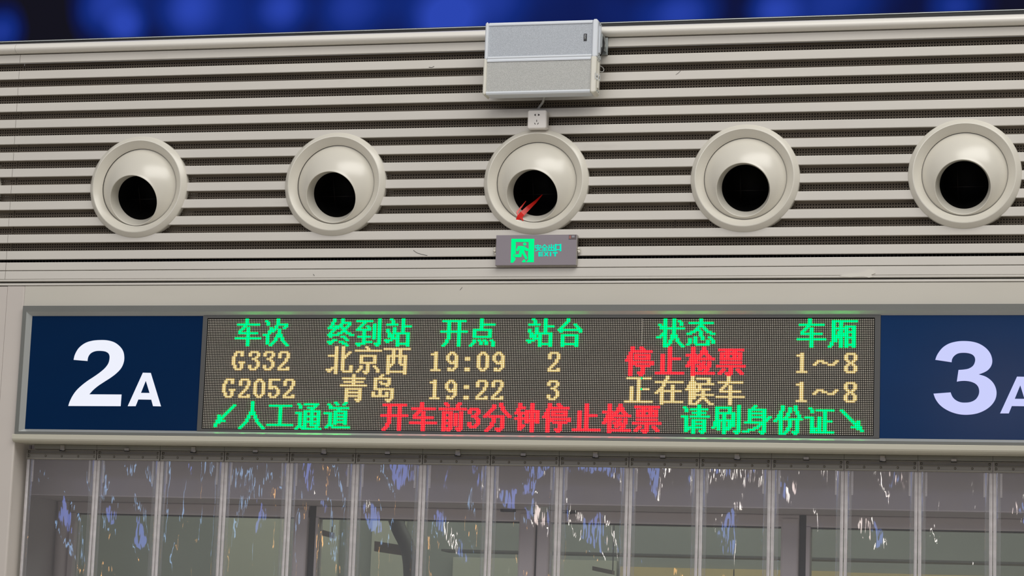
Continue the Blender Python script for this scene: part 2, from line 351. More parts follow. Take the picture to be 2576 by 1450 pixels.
# narrow black slot behind slats 13 and 14
# perforated plates, one per gap, rows of holes running on one continuous grid
import itertools
HP = 0.0074; HR = 0.00190
def perforated(x0, x1, z0, z1):
    cols = int((x1 - x0) / HP); offx = x0 + (x1 - x0 - cols * HP) / 2
    v = []; f = []
    k0 = math.floor(z0 / HP); rows = []
    z = z0; edges = [z0]
    kk = math.ceil(z0 / HP)
    zs = []
    while (kk + 1) * HP <= z1 + 1e-6:
        zs.append((kk * HP, (kk + 1) * HP)); kk += 1
    Y = PLATE_Y
    inside = lambda x, z: any((x - n_[0]) ** 2 + (z - n_[1]) ** 2 < 0.125 ** 2 for n_ in NOZ)
    def quad(a, b, c, d):
        near = b - a > 0.05 and any(abs((c + d) / 2 - n_[1]) < 0.14 for n_ in NOZ)
        k = int((b - a) / HP) if near else 1
        for i in range(k):
            p, q = a + (b - a) * i / k, a + (b - a) * (i + 1) / k
            if near and inside((p + q) / 2, (c + d) / 2): continue
            n = len(v); v.extend([(p, Y, c), (q, Y, c), (q, Y, d), (p, Y, d)]); f.append((n, n + 1, n + 2, n + 3))
    if not zs: quad(x0, x1, z0, z1); return v, f
    if zs[0][0] > z0 + 1e-5: quad(x0, x1, z0, zs[0][0])
    if z1 > zs[-1][1] + 1e-5: quad(x0, x1, zs[-1][1], z1)
    quad(x0, offx, zs[0][0], zs[-1][1]); quad(offx + cols * HP, x1, zs[0][0], zs[-1][1])
    ang = [PI / 8 + PI / 4 * i for i in range(8)]
    un = [(math.cos(a) * HR, math.sin(a) * HR) for a in ang]
    h = HP / 2
    for (a, b) in zs:
        cz = (a + b) / 2
        for i in range(cols):
            cx = offx + (i + 0.5) * HP; n = len(v)
            if inside(cx, cz): continue
            v.extend([(cx + h, Y, cz + h), (cx - h, Y, cz + h), (cx - h, Y, cz - h), (cx + h, Y, cz - h)])
            v.extend([(cx + p, Y, cz + q) for p, q in un])
            # corners c0..c3 (n..n+3), octagon 0..7 (n+4..): 0=22.5deg
            o = n + 4
            f.extend([(n, o + 1, o + 0), (n, n + 1, o + 2, o + 1), (n + 1, o + 3, o + 2), (n + 1, n + 2, o + 4, o + 3), (n + 2, o + 5, o + 4), (n + 2, n + 3, o + 6, o + 5), (n + 3, o + 7, o + 6), (n + 3, n, o + 0, o + 7)])
    return v, f
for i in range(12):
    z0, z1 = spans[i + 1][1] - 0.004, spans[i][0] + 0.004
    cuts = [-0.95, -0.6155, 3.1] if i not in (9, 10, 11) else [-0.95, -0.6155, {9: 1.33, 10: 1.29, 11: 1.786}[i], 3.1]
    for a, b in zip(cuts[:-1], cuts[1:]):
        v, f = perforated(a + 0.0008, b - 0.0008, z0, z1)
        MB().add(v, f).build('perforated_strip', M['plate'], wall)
# row of little dark fins in the narrow slot
fins = MB()
for i in range(300): x = -0.7 + i * 0.0098; fins.box(x, x + 0.0016, 0.012, 0.03, 2.7236, 2.7315)
fins.build('slot_fins', M['rod'], wall, kind='stuff')

# scuffs and one patched dent on the painted slats
def at2(p, Y=-0.0009): q = P(p[0], p[1], Y); return (q.x, q.y, q.z)
for pts_, w_ in (([(1040, 630), (1048, 636), (1060, 640), (1075, 643)], 0.0008), ([(1079, 169), (1086, 170), (1092, 167)], 0.0010), ([(458, 33 + 81), (461, 110)], 0.0008), ([(1700, 188), (1706, 184), (1712, 178)], 0.0006), ([(788, 690), (791, 694)], 0.0008), ([(1163, 723), (1157, 730)], 0.0006)):
    MB().tube([at2(p) for p in pts_], w_ * 0.6, 5).build('scuff', M['ink_dark'], wall)
de = [(2112, 694), (2135, 690), (2160, 688), (2176, 684), (2184, 678), (2200, 681), (2202, 688), (2192, 692), (2198, 697), (2186, 699), (2172, 696), (2140, 698), (2118, 697)]
MB().plate([[(P(x, y, 0).x, P(x, y, 0).z) for x, y in de]], -0.0016, 0.0005).build('patched_dent', M['silicone'], wall)

# cornice: half-round moulding over the slats
pr = [(0.03, 3.3300), (0.002, 3.3300), (-0.012, 3.3310), (-0.019, 3.3345), (-0.0225, 3.3400), (-0.0215, 3.3460), (-0.017, 3.3520), (-0.009, 3.3570), (0.002, 3.3605), (0.016, 3.3620), (0.05, 3.3625), (0.05, 3.33)]
cor = None
for a, b in ((XL, -0.6262), (-0.6252, XR)):
    o = MB().extx(pr, a, b, smooth=True).build('trim_1' if cor is None else 'cornice_length', M['cornice'], cor)
    if cor is None: cor = o; o['kind'] = 'structure'

# plain panel above the gate sign, pillars, sill
hdr = MB().extx(rounded((0.0, 0.045), 2.5978, 2.6560, 0.0012, 2), -0.5545, 2.376).build('trim_2', M['panel']); hdr['kind'] = 'structure'
pil = MB().extz([(-1.55, 0.12), (-1.55, 0.0), (-0.6085, 0.0), (-0.6085, 0.12)], 0.0, 2.6545).build('wall_left', M['pillar']); pil['kind'] = 'structure'
MB().extz([(-0.6077, 0.095), (-0.6077, 0.0), (-0.5600, 0.0), (-0.5556, 0.0015), (-0.5545, 0.005), (-0.5545, 0.095)], 0.0, 2.6555).build('jamb_panel', M['pillar'], pil)
pr_ = MB().extz([(2.378, 0.12), (2.378, 0.002), (2.382, 0.0), (4.3, 0.0), (4.3, 0.12)], 0.0, 2.6555).build('wall_right', M['pillar']); pr_['kind'] = 'structure'
sillp = [(0.095, 2.2155), (0.004, 2.2150), (-0.004, 2.2162), (-0.0095, 2.2195), (-0.0115, 2.2235), (-0.0115, 2.2350), (-0.0105, 2.2362), (0.095, 2.2362)]
sill = MB().extx(sillp, -0.558, 2.377).build('trim_3', M['sill']); sill['kind'] = 'structure'
flo = MB().box(-16, 18, -24, 6, -0.1, 0.0).build('floor', M['floor']); flo['kind'] = 'structure'

# ------------------------------------------------------------------ big blue video screen above
a = P(0, 106.8, SCREEN_Y); b = P(2576, 25.5, SCREEN_Y); sl = (b.z - a.z) / (b.x - a.x)
scr = thing('video_screen', 'huge video screen glowing blurred blue above the slatted wall', 'screen', (a.x, SCREEN_Y, a.z))
def slab(x0, x1, dz0, dz1, y0, y1):
    z = lambda x: a.z + (x - a.x) * sl
    v = [(x0, y0, z(x0) + dz0), (x1, y0, z(x1) + dz0), (x1, y0, z(x1) + dz1), (x0, y0, z(x0) + dz1), (x0, y1, z(x0) + dz0), (x1, y1, z(x1) + dz0), (x1, y1, z(x1) + dz1), (x0, y1, z(x0) + dz1)]
    return MB().add(v, [(0, 1, 2, 3), (5, 4, 7, 6), (4, 5, 1, 0), (3, 2, 6, 7), (4, 0, 3, 7), (1, 5, 6, 2)])
slab(-1.6, 4.3, 0.003, 1.3, SCREEN_Y, SCREEN_Y + 0.05).build('picture', M['screen'], scr)
slab(-1.6, 4.3, -0.0010, 0.0006, SCREEN_Y - 0.006, SCREEN_Y + 0.05).build('edge_trim', M['steel'], scr, label='thin silver line along the bottom edge of the screen')
slab(-1.6, 4.3, -0.030, -0.0011, SCREEN_Y - 0.004, SCREEN_Y + 0.05).build('bezel', M['black_rubber'], scr)
slab(-1.6, 4.3, 0.0007, 0.0029, SCREEN_Y - 0.003, SCREEN_Y + 0.05).build('inner_bezel', M['black_rubber'], scr)

# ------------------------------------------------------------------ jet nozzles
ring_o = [(0.1450, 0.016), (0.1450, 0.001), (0.1445, -0.0012), (0.1425, -0.0035), (0.1335, -0.0128), (0.1318, -0.0138)]
ring_m = [(0.1318, -0.0138), (0.1300, -0.0140)]
ring_i = [(0.1300, -0.0140), (0.1200, -0.0048), (0.1130, 0.0022), (0.1104, 0.0062)]
rm = MB()
for pr in (ring_o, ring_m, ring_i): rm.lathe([(r, -y) for r, y in pr], (0, 0, 0), (0, -1, 0), 96)
ring_mesh = rm.mesh('mounting_ring', M['nozzle'])
NOFF = [(-.0165, .036), (-.0162, .0359), (-.0130, .0340), (-.0120, .0354), (-.0052, .0292), (-.0045, .0330)]
nlab = ['round beige jet air nozzle cut off by the left edge of the photo', 'round beige jet air nozzle at the left, its mouth aimed lowest to the left',
        'round beige jet air nozzle second from left, above the green station heading', 'round beige jet air nozzle between socket and exit sign, red ribbon in its mouth',
        'round beige jet air nozzle just right of the exit sign and loudspeakers', 'round beige jet air nozzle at the far right of the wall']
ribbon_pts = None
for i, (x, z, ox, oy) in enumerate(NOZ):
    RB = 0.1345; ro = 0.0722; HB = 0.0805; dist = math.sqrt(RB * RB - ro * ro)
    c = Vector((x, 0.006 + HB, z)); S0 = Vector((x, 0.006, z)); t = thing('air_nozzle', nlab[i], 'air vent', (x, 0, z), 'jet nozzles in a row on the slatted wall')
    use(ring_mesh, 'mounting_ring', t, (x, 0, z))
    v = (CAM - S0).normalized(); rr = (CR - v * CR.dot(v)).normalized(); uu = (CU - v * CU.dot(v) - rr * CU.dot(rr)).normalized()
    dr = (NOFF[i][0] - (c - S0).dot(rr)) / dist; du = (-NOFF[i][1] - (c - S0).dot(uu)) / dist
    d = (rr * dr + uu * du + v * math.sqrt(1 - dr * dr - du * du)).normalized()
    a0 = math.asin((ro + 0.0008) / RB)
    prof = [(0.0625, dist - 0.036), (0.0640, dist - 0.028), (0.0672, dist - 0.0150), (0.0695, dist - 0.0040), (0.0703, dist + 0.0000), (0.0712, dist + 0.0010), (0.0722, dist + 0.0006)]
    n = 30
    for k in range(n + 1):
        a_ = a0 + (PI * 0.64 - a0) * k / n; prof.append((RB * math.sin(a_), RB * math.cos(a_)))
    ball = MB().lathe(prof, c, d, 80).build('ball', M['nozzle'], t)
    MB().lathe([(0.0632, dist - 0.0345), (0.0625, dist - 0.0362), (0.0615, dist - 0.045), (0.060, -0.05), (0.0001, -0.055)], c, d, 48).build('throat', M['throat'], ball)
    # thin crossed rods inside the throat
    ax = Vector((0, 0, 1)); hx = d.cross(ax).normalized(); vx = hx.cross(d).normalized(); cc = c + d * 0.03 - vx * 0.012
    MB().tube([cc - hx * 0.055, cc + hx * 0.055], 0.0007, 5).tube([cc + hx * 0.02 - vx * 0.04, cc + hx * 0.02 + vx * 0.06], 0.0005, 5).build('cross_rod', M['rod'], ball)
    if i == 3: RIB = (c + d * (dist - 0.0803), d.copy(), hx.copy(), vx.copy())
# red ribbon blown out of the middle nozzle
c, d, hx, vx = RIB
sgn = 1 if hx.dot(CR) > 0 else -1; hx = hx * sgn
rib = MB()
def strip(pts, w):
    pts = [Vector(p) for p in pts]; v = []
    for k, p in enumerate(pts):
        dd = (pts[min(k + 1, len(pts) - 1)] - pts[max(k - 1, 0)]).normalized(); s = dd.cross((CAM - p).normalized()).normalized()
        wv = w[k]; v += [p - s * wv, p + s * wv, p + s * wv + (CAM - p).normalized() * 0.0005, p - s * wv + (CAM - p).normalized() * 0.0005]
    f = []
    for k in range(len(pts) - 1):
        for q in range(4): r = (q + 1) % 4; f.append((k * 4 + q, k * 4 + r, (k + 1) * 4 + r, (k + 1) * 4 + q))
    f += [(0, 3, 2, 1), tuple((len(pts) - 1) * 4 + q for q in range(4))]
    rib.add(v, f)
lip = c + d * 0.083 - hx * 0.040 - vx * 0.0585
strip([c + d * 0.001 - vx * 0.012 + hx * 0.006, c + d * 0.03 - vx * 0.026 - hx * 0.006, c + d * 0.055 - vx * 0.038 - hx * 0.02, c + d * 0.074 - vx * 0.050 - hx * 0.032, lip, lip - vx * 0.008 + d * 0.004 - hx * 0.006], [0.001, 0.0035, 0.006, 0.007, 0.006, 0.003])
strip([c + d * 0.04 - vx * 0.022 - hx * 0.030, c + d * 0.058 - vx * 0.034 - hx * 0.038, c + d * 0.074 - vx * 0.045 - hx * 0.046, lip - hx * 0.002], [0.0008, 0.002, 0.0025, 0.002])
strip([lip + hx * 0.006, lip + hx * 0.012 - vx * 0.010 + d * 0.002], [0.004, 0.001])
ro_ = rib.build('ribbon', M['ribbon']); ro_['label'] = 'red ribbon fluttering out of the mouth of the middle air nozzle'; ro_['category'] = 'ribbon'

# ------------------------------------------------------------------ loudspeakers
def speaker(tl, br, y0, name_lab, cap_m, body_m, gr_m, badge):
    p0 = P(*tl, y0); p1 = P(*br, y0); x0, x1, z1, z0 = p0.x, p1.x, p0.z, p1.z
    t = thing('wall_speaker', name_lab, 'speaker', ((x0 + x1) / 2, y0 + 0.04, z0), 'column loudspeakers stacked on the wall')
    w = 0.010; D = 0.042
    MB().box(x0 + w, x1 - w, y0 + 0.004, y0 + D, z0, z1, c=0.003).build('housing', body_m, t)
    fr = MB()
    fr.extx([(y0 + 0.006, z1 - 0.0095), (y0 + 0.0005, z1 - 0.0095), (y0, z1 - 0.006), (y0 + 0.002, z1 - 0.001), (y0 + 0.006, z1 + 0.0002)], x0 + w, x1 - w)
    fr.extx([(y0 + 0.006, z0 - 0.0002), (y0 + 0.002, z0 + 0.001), (y0, z0 + 0.005), (y0 + 0.0005, z0 + 0.0085), (y0 + 0.006, z0 + 0.0085)], x0 + w, x1 - w)
    fr.build('front_rail', body_m, t)
    MB().box(x0 + w, x1 - w, y0 + 0.0025, y0 + 0.0055, z0 + 0.008, z1 - 0.009).build('grille', gr_m, t)
    for (a, b, s) in ((x0, x0 + w, -1), (x1 - w, x1 + 0.006, 1)):
        e = MB().box(a, b, y0 - 0.003, y0 + D + 0.003, z0 - 0.0015, z1 + 0.0015, c=0.005).build('end_cap', cap_m, t)
        if s > 0:
            for zz in (z0 + 0.008, z1 - 0.008):
                for yy in (y0 + 0.012, y0 + D - 0.012):
                    MB().lathe([(0.0001, 0.0018), (0.0025, 0.0014), (0.0032, 0.0)], (b, yy, zz), (1, 0, 0), 10).build('screw', M['steel'], e)
            MB().box(b, b + 0.003, y0 + 0.014, y0 + D - 0.012, z0 + 0.015, z1 - 0.015, c=0.001).build('end_plate', cap_m, e)
    if badge:
        bx0, bx1 = x1 - w - 0.0145 - 0.0085, x1 - w - 0.0145; bz0, bz1 = (z0 + z1) / 2 - 0.006, (z0 + z1) / 2 + 0.0135
        bo = MB().box(bx0, bx1, y0 + 0.0005, y0 + 0.0026, bz0, bz1, c=0.0008).build('badge', M['badge'], t, label='small black badge with white rotated letters')
        g = MB(); q = y0 + 0.0002; Lx = lambda u: bx0 + 0.0022 + u * 0.0042; Lz = lambda k: bz1 - 0.0020 - k   # letters read downwards
        def st(u0, k0, u1, k1, w_=0.00055):
            a_, b_ = Vector((Lx(u0), Lz(k0))), Vector((Lx(u1), Lz(k1))); dd = (b_ - a_).normalized() * w_ / 2; nn = Vector((-dd.y, dd.x))
            g.plate([[tuple(a_ - dd - nn), tuple(b_ + dd - nn), tuple(b_ + dd + nn), tuple(a_ - dd + nn)]], q, q + 0.0004)
        st(0, 0, 1, .0018); st(0, .0036, 1, .0018); st(.35, .0007, .35, .0029)              # A
        st(0, .0050, 1, .0050); st(0, .0050, 0, .0072); st(0, .0072, .5, .0072); st(.5, .0050, .5, .0072)  # b
        st(0, .0092, .8, .0092); st(.6, .0084, .6, .0100)                                    # t
        st(0, .0118, .5, .0118); st(.75, .0118, .9, .0118)                                   # i
        g.build('lettering', M['ink_white'], bo)
    # wall bracket
    for xx in (x0 + 0.07, x1 - 0.07): MB().box(xx - 0.012, xx + 0.012, y0 + D, -0.0005, (z0 + z1) / 2 - 0.01, (z0 + z1) / 2 + 0.01).build('wall_bracket', M['steel'], t)
    return x0, x1, z0, z1
SY = -0.090
u = speaker((1221.5, 57), (1497, 143.5), SY, 'white column loudspeaker with black badge, upper of the stacked pair', M['alu_white'], M['alu_white'], M['grille_cool'], True)
l = speaker((1216.5, 147.5), (1493, 232.5), SY, 'cream framed column loudspeaker without badge, lower of the stacked pair', M['alu_cream'], M['alu_white'], M['grille_warm'], False)
# bright steel swivel and cables at the right end
t = thing('swivel_bracket', 'bright steel swivel bracket behind the right end of the upper loudspeaker', 'bracket', (u[1] + 0.012, -0.05, (u[2] + u[3]) / 2))
zc = (u[2] + u[3]) / 2
MB().box(u[1] + 0.0095, u[1] + 0.0125, -0.062, -0.006, zc - 0.018, zc + 0.020, c=0.001).build('arm', M['steel'], t)
MB().lathe([(0.0001, 0.005), (0.005, 0.004), (0.007, 0.0)], (u[1] + 0.0125, -0.045, zc), (1, 0, 0), 12).build('knob', M['steel'], t)
MB().box(u[1] - 0.004, u[1] + 0.016, -0.006, -0.0005, zc - 0.024, zc + 0.024, c=0.001).build('foot', M['steel'], t)
def arc(pts, n=8):
    out = []; q = [pts[0]] + list(pts) + [pts[-1]]
    for i in range(1, len(q) - 2):
        for k in range(n):
            s = k / n; a, b, c_, d_ = (Vector(q[i - 1]), Vector(q[i]), Vector(q[i + 1]), Vector(q[i + 2]))
            out.append(0.5 * ((2 * b) + (c_ - a) * s + (2 * a - 5 * b + 4 * c_ - d_) * s * s + (3 * b - a - 3 * c_ + d_) * s ** 3))
    out.append(Vector(pts[-1])); return out
o = MB().tube(arc([P(1500, 80, -0.056), P(1508, 82, -0.056), P(1516, 94, -0.056), P(1519, 110, -0.056), P(1516, 128, -0.056), P(1508, 142, -0.056), P(1501, 152, -0.056)]), 0.0025, 8).build('speaker_cable', M['black_rubber'])
o['label'] = 'short black cable looping at the right end of the loudspeakers'; o['category'] = 'cable'
o = MB().tube(arc([P(1500, 160, -0.045), P(1508, 165, -0.03), P(1516, 170, -0.02), P(1519, 177, -0.02), P(1514, 181, -0.03), P(1506, 178, -0.042)]), 0.0013, 8).build('signal_cable', M['cable_grey'])
o['label'] = 'thin grey cable looping beside the lower loudspeaker'; o['category'] = 'cable'
o = MB().tube(arc([P(1369, 230, -0.055), P(1370, 238, -0.04), P(1368, 248, -0.018), P(1365, 258, -0.004), P(1358, 268, 0.005), P(1353, 276, 0.002)]), 0.0034, 8).build('power_cable', M['cable_white'])
o['label'] = 'white power cable hanging from the loudspeaker down to the socket'; o['category'] = 'cable'
# tag on the lower speaker's end
t = thing('paper_tag', 'small white tag with dark writing on the right end of the lower loudspeaker', 'tag', tuple(P(1503, 192, -0.085)))
q = [P(1497, 182, -0.094), P(1509, 188, -0.06), P(1509, 204, -0.06), P(1497, 198, -0.094)]
n_ = Vector((0.0006, -0.0004, 0)); MB().add([*q, *[p + n_ for p in q]], [(0, 1, 2, 3), (7, 6, 5, 4), (0, 4, 5, 1), (1, 5, 6, 2), (2, 6, 7, 3), (3, 7, 4, 0)]).build('card', M['ink_white'], t)
k = MB()
def uvq(s, w_): return q[0] + (q[1] - q[0]) * s + (q[3] - q[0]) * w_ + n_ * 1.5
for (s0, s1, w0, w1) in ((.15, .25, .3, .6), (.15, .45, .52, .62), (.38, .46, .3, .7), (.55, .65, .4, .7), (.55, .85, .35, .45), (.75, .85, .4, .75)):
    k.add([uvq(s0, w0), uvq(s1, w0), uvq(s1, w1), uvq(s0, w1)], [(0, 1, 2, 3)])
k.build('writing', M['ink_dark'], t)

# ------------------------------------------------------------------ socket
p0 = P(1327.5, 277, -0.028); p1 = P(1374, 323.5, -0.028)
t = thing('wall_socket', 'white surface mounted power socket below the loudspeakers', 'socket', ((p0.x + p1.x) / 2, 0, (p0.z + p1.z) / 2))
body = MB().box(p0.x, p1.x, -0.028, -0.0003, p1.z, p0.z, c=0.004).build('box', M['socket'], t)
fx = lambda u_: p0.x + (p1.x - p0.x) * u_; fz = lambda v_: p0.z + (p1.z - p0.z) * v_; yy = -0.0290
sl_ = MB()
sl_.plate([[(fx(.36), fz(.26)), (fx(.41), fz(.22)), (fx(.43), fz(.22)), (fx(.43), fz(.32)), (fx(.41), fz(.32)), (fx(.36), fz(.28))]], yy, yy + 0.0013)
sl_.plate([[(fx(.55), fz(.22)), (fx(.58), fz(.22)), (fx(.64), fz(.26)), (fx(.64), fz(.28)), (fx(.58), fz(.31)), (fx(.55), fz(.31))]], yy, yy + 0.0013)
sl_.box(fx(.478), fx(.505), yy, yy + 0.0013, fz(.63), fz(.53))
sl_.plate([[(fx(.37), fz(.70)), (fx(.40), fz(.69)), (fx(.44), fz(.76)), (fx(.41), fz(.77))]], yy, yy + 0.0013)
sl_.plate([[(fx(.60), fz(.69)), (fx(.57), fz(.69)), (fx(.53), fz(.77)), (fx(.56), fz(.77))]], yy, yy + 0.0013)
sl_.build('pin_slots', M['slot'], t)

# ------------------------------------------------------------------ exit sign
EY = -0.014
tl, br = P(1248.5, 592, EY), P(1450, 668, EY)
t = thing('exit_sign', 'grey emergency exit sign with glowing green running figure and EXIT', 'sign', ((tl.x + br.x) / 2, -0.008, br.z))
MB().box(tl.x, br.x, EY, -0.0005, br.z, tl.z, c=0.0012).build('housing', M['exit_edge'], t)
MB().box(tl.x + 0.0005, br.x - 0.0018, EY - 0.0012, EY + 0.001, br.z + 0.0012, tl.z - 0.0003, c=0.0006).build('face_plate', M['exit_face'], t)
ez = EY - 0.0018
def Q(x, y):  # from the measured drawing of the pictogram
    p = P(1270 + x / 11.714, 595 + y / 11.714, ez); return (p.x, p.z)
door_l = [(192, 72), (866, 72), (853, 762), (625, 762), (690, 690), (682, 560), (690, 440), (703, 362), (703, 165), (320, 165), (318, 520), (275, 522), (252, 545), (248, 575), (258, 605), (280, 622), (308, 625), (308, 690), (240, 775), (172, 775)]
man = [(395, 282), (560, 286), (600, 310), (655, 352), (703, 364), (700, 432), (620, 430), (575, 395), (572, 440), (600, 500), (662, 632), (655, 665), (628, 685), (600, 668), (560, 590), (515, 515), (498, 500), (495, 560), (482, 600), (455, 615), (300, 612), (272, 595), (264, 572), (275, 545), (305, 530), (405, 527), (418, 500), (425, 450), (445, 375), (440, 365), (395, 425), (370, 440), (342, 430), (335, 400), (345, 370)]
head = [(585 + 48 * math.cos(2 * PI * i / 20), 228 + 46 * math.sin(2 * PI * i / 20)) for i in range(20)]
foot = [(495, 762), (512, 735), (545, 690), (575, 680), (605, 700), (614, 735), (600, 764)]
dl = MB().plate([[Q(*p) for p in door_l]], ez, ez + 0.0008).build('door_pictogram', M['exit_green'], t)
mo = MB().plate([[Q(*p) for p in man]], ez - 0.0003, ez + 0.0008).plate([[Q(*p) for p in head]], ez - 0.0003, ez + 0.0008).plate([[Q(*p) for p in foot]], ez - 0.0003, ez + 0.0008).build('running_figure', M['exit_green'], t)
def stroke(mb, a_, b_, w, y, th, F):
    a_ = Vector(F(*a_)); b_ = Vector(F(*b_)); dd = (b_ - a_).normalized() * w / 2; nn = Vector((-dd.y, dd.x))
    mb.plate([[tuple(a_ - dd * .6 - nn), tuple(b_ + dd * .6 - nn), tuple(b_ + dd * .6 + nn), tuple(a_ - dd * .6 + nn)]], y, y + th)
def T(x, y):
    p = P(1340 + x / 16.4, 605 + y / 16.4, ez); return (p.x, p.z)
chars = {'safe': [((212, 180), (218, 215)), ((105, 222), (335, 222)), ((105, 222), (108, 262)), ((335, 222), (330, 258)), ((100, 305), (340, 305)), ((225, 255), (175, 340)), ((175, 340), (320, 430)), ((300, 310), (235, 395)), ((235, 395), (115, 440))],
         'full': [((490, 180), (375, 300)), ((490, 180), (615, 300)), ((425, 310), (560, 310)), ((395, 368), (590, 368)), ((375, 435), (605, 435)), ((490, 300), (490, 435))],
         'out': [((770, 175), (770, 420)), ((680, 200), (680, 300)), ((860, 200), (860, 300)), ((680, 300), (860, 300)), ((660, 330), (660, 425)), ((875, 330), (875, 430)), ((660, 420), (875, 420))],
         'mouth': [((945, 170), (945, 435)), ((1148, 165), (1148, 430)), ((945, 190), (1148, 190)), ((945, 385), (1148, 385))]}
wide = {'mouth': 0.0036}
for nme, ss in chars.items():
    g = MB()
    for k_, (a_, b_) in enumerate(ss): stroke(g, a_, b_, (0.0040 if nme == 'mouth' and k_ < 2 else 0.0027 if nme in ('mouth', 'out') else 0.0023), ez - 0.00004 * k_, 0.0008, T)
    g.build('character', M['exit_teal'], t)
for ss in ([((265, 495), (265, 650)), ((265, 510), (415, 510)), ((265, 575), (410, 575)), ((265, 640), (415, 640))], [((495, 500), (625, 640)), ((625, 500), (495, 640))], [((735, 500), (735, 640))], [((845, 515), (1005, 515)), ((925, 520), (925, 645))]):
    g = MB()
    for k_, (a_, b_) in enumerate(ss): stroke(g, a_, b_, 0.0036 if len(ss) == 1 or (len(ss) == 4 and k_ == 0) or (len(ss) == 2 and ss[0][0][0] == 845) else 0.0030 if len(ss) != 4 else 0.0024, ez - 0.00004 * k_, 0.0008, T)
    g.build('letter', M['exit_teal'], t)
tg = P(1431, 591.5, ez), P(1449, 602.5, ez)
tag_o = MB().box(tg[0].x, tg[1].x, ez, ez + 0.0008, tg[1].z, tg[0].z).build('corner_sticker', M['exit_tag'], t, label='small grey and red sticker in the upper right corner')
MB().box(tg[0].x + 0.001, tg[0].x + 0.006, ez - 0.0003, ez + 0.0002, tg[1].z + 0.002, tg[0].z - 0.0015).build('red_block', M['tag_red'], tag_o)
MB().box(tg[0].x + 0.008, tg[0].x + 0.016, ez - 0.0003, ez + 0.0002, tg[1].z + 0.005, tg[0].z - 0.0015).build('pale_block', M['tag_pale'], tag_o)
for xx, s in ((br.x + 0.0015, 1), (tl.x - 0.0015, -1)):
    sg = MB()
    for k_ in range(5): sg.lathe([(0.0001, 0.004), (0.003, 0.003), (0.004, -0.001)], (xx + s * random.uniform(0, 0.004), -0.003 - random.uniform(0, 0.006), (tl.z + br.z) / 2 + random.uniform(-0.009, 0.009)), (s * 0.5, -1, random.uniform(-.5, .5)), 7)
    sg.build('sealant_blob', M['silicone'], t, label='smear of clear sealant at the side')

# ------------------------------------------------------------------ gate sign frame and blue number panels
FX0, FX1, FZ0, FZ1 = -0.5523, 2.3750, 2.2366, 2.5976      # outer
BX0, BX1, BZ0, BZ1 = -0.5405, 2.3630, 2.2440, 2.5808      # start of the bevel
IX0, IX1, IZ0, IZ1 = -0.5270, 2.3500, 2.2515, 2.5702      # inner
FY = -0.0105
fr = thing('sign_frame', 'long grey metal frame with sloping edges around the gate number panels and train display', 'frame', (FX0, 0, FZ0))
rings = [(FX0, FX1, FZ0, FZ1, 0.02), (FX0, FX1, FZ0, FZ1, FY), (BX0, BX1, BZ0, BZ1, FY), (IX0, IX1, IZ0, IZ1, 0.0005), (IX0, IX1, IZ0, IZ1, 0.02)]
cor_ = lambda r: [(r[0], r[4], r[2]), (r[1], r[4], r[2]), (r[1], r[4], r[3]), (r[0], r[4], r[3])]
for s_ in range(4):
    e_ = (s_ + 1) % 4; v = []
    for r in rings: c4 = cor_(r); v += [c4[s_], c4[e_]]
    f = [(2 * k_, 2 * k_ + 1, 2 * k_ + 3, 2 * k_ + 2) for k_ in range(4)] + [(8, 9, 1, 0), (0, 2, 4, 6, 8), (9, 7, 5, 3, 1)]
    o = MB().add(v, f); o.m[2] = 1; o.build('frame_rail', [M['frame'], M['bevel']], fr)

def smooth_outline(pts, corners, n=6):
    N = len(pts); out = []
    for i in range(N):
        p1, p2 = pts[i], pts[(i + 1) % N]
        p0 = pts[i - 1] if i not in corners else p1
        p3 = pts[(i + 2) % N] if (i + 1) % N not in corners else p2
        straight = (i in corners and (i + 1) % N in corners)
        for k_ in range(1 if straight else n):
            s_ = k_ / n
            out.append(tuple(0.5 * ((2 * p1[j]) + (p2[j] - p0[j]) * s_ + (2 * p0[j] - 5 * p1[j] + 4 * p2[j] - p3[j]) * s_ * s_ + (3 * p1[j] - p0[j] - 3 * p2[j] + p3[j]) * s_ ** 3) for j in (0, 1)))
    return out
two_ = [(186, 270), (200, 215), (238, 150), (300, 100), (375, 74), (460, 66), (540, 70), (610, 92), (665, 135), (697, 185), (707, 245), (700, 300), (675, 355), (630, 405), (570, 452), (500, 497), (440, 537), (390, 578), (346, 626), (679, 628), (670, 748), (131, 746), (146, 700), (176, 640), (216, 585), (268, 535), (330, 487), (400, 441), (460, 398), (512, 352), (546, 302), (557, 245), (548, 208), (520, 187), (485, 179), (440, 177), (400, 183), (365, 200), (343, 225), (332, 252), (328, 282)]
three_ = [(85, 245), (105, 195), (150, 135), (210, 95), (280, 75), (350, 69), (430, 75), (500, 96), (562, 137), (603, 190), (619, 250), (610, 300), (580, 340), (540, 364), (491, 382), (555, 402), (607, 438), (642, 485), (659, 545), (650, 610), (612, 670), (550, 718), (470, 750), (375, 761), (290, 752), (205, 722), (135, 675), (90, 618), (68, 563), (229, 551), (245, 590), (275, 622), (320, 643), (370, 647), (420, 640), (463, 617), (489, 580), (497, 540), (488, 500), (462, 470), (420, 451), (370, 443), (325, 444), (287, 450), (303, 340), (350, 337), (400, 327), (440, 300), (458, 260), (456, 225), (436, 199), (400, 184), (350, 179), (300, 185), (263, 208), (243, 238), (238, 268)]
A_o = [(900, 403), (981, 405), (1086, 750), (1005, 748), (987, 681), (852, 679), (824, 748), (744, 748)]; A_h = [(930, 484), (969, 612), (879, 611)]
LY = -0.0006
def D1(x, y): p = P(140 + x / 4.1, 840 + y / 4.1, 0); return (p.x, p.z)
def D2(x, y): p = P(2330 + x / 3.7276, 840 + y / 3.7276, 0); return (p.x, p.z)
A2 = lambda x, y: D2(693 + (x - 744) * 1.016, y)
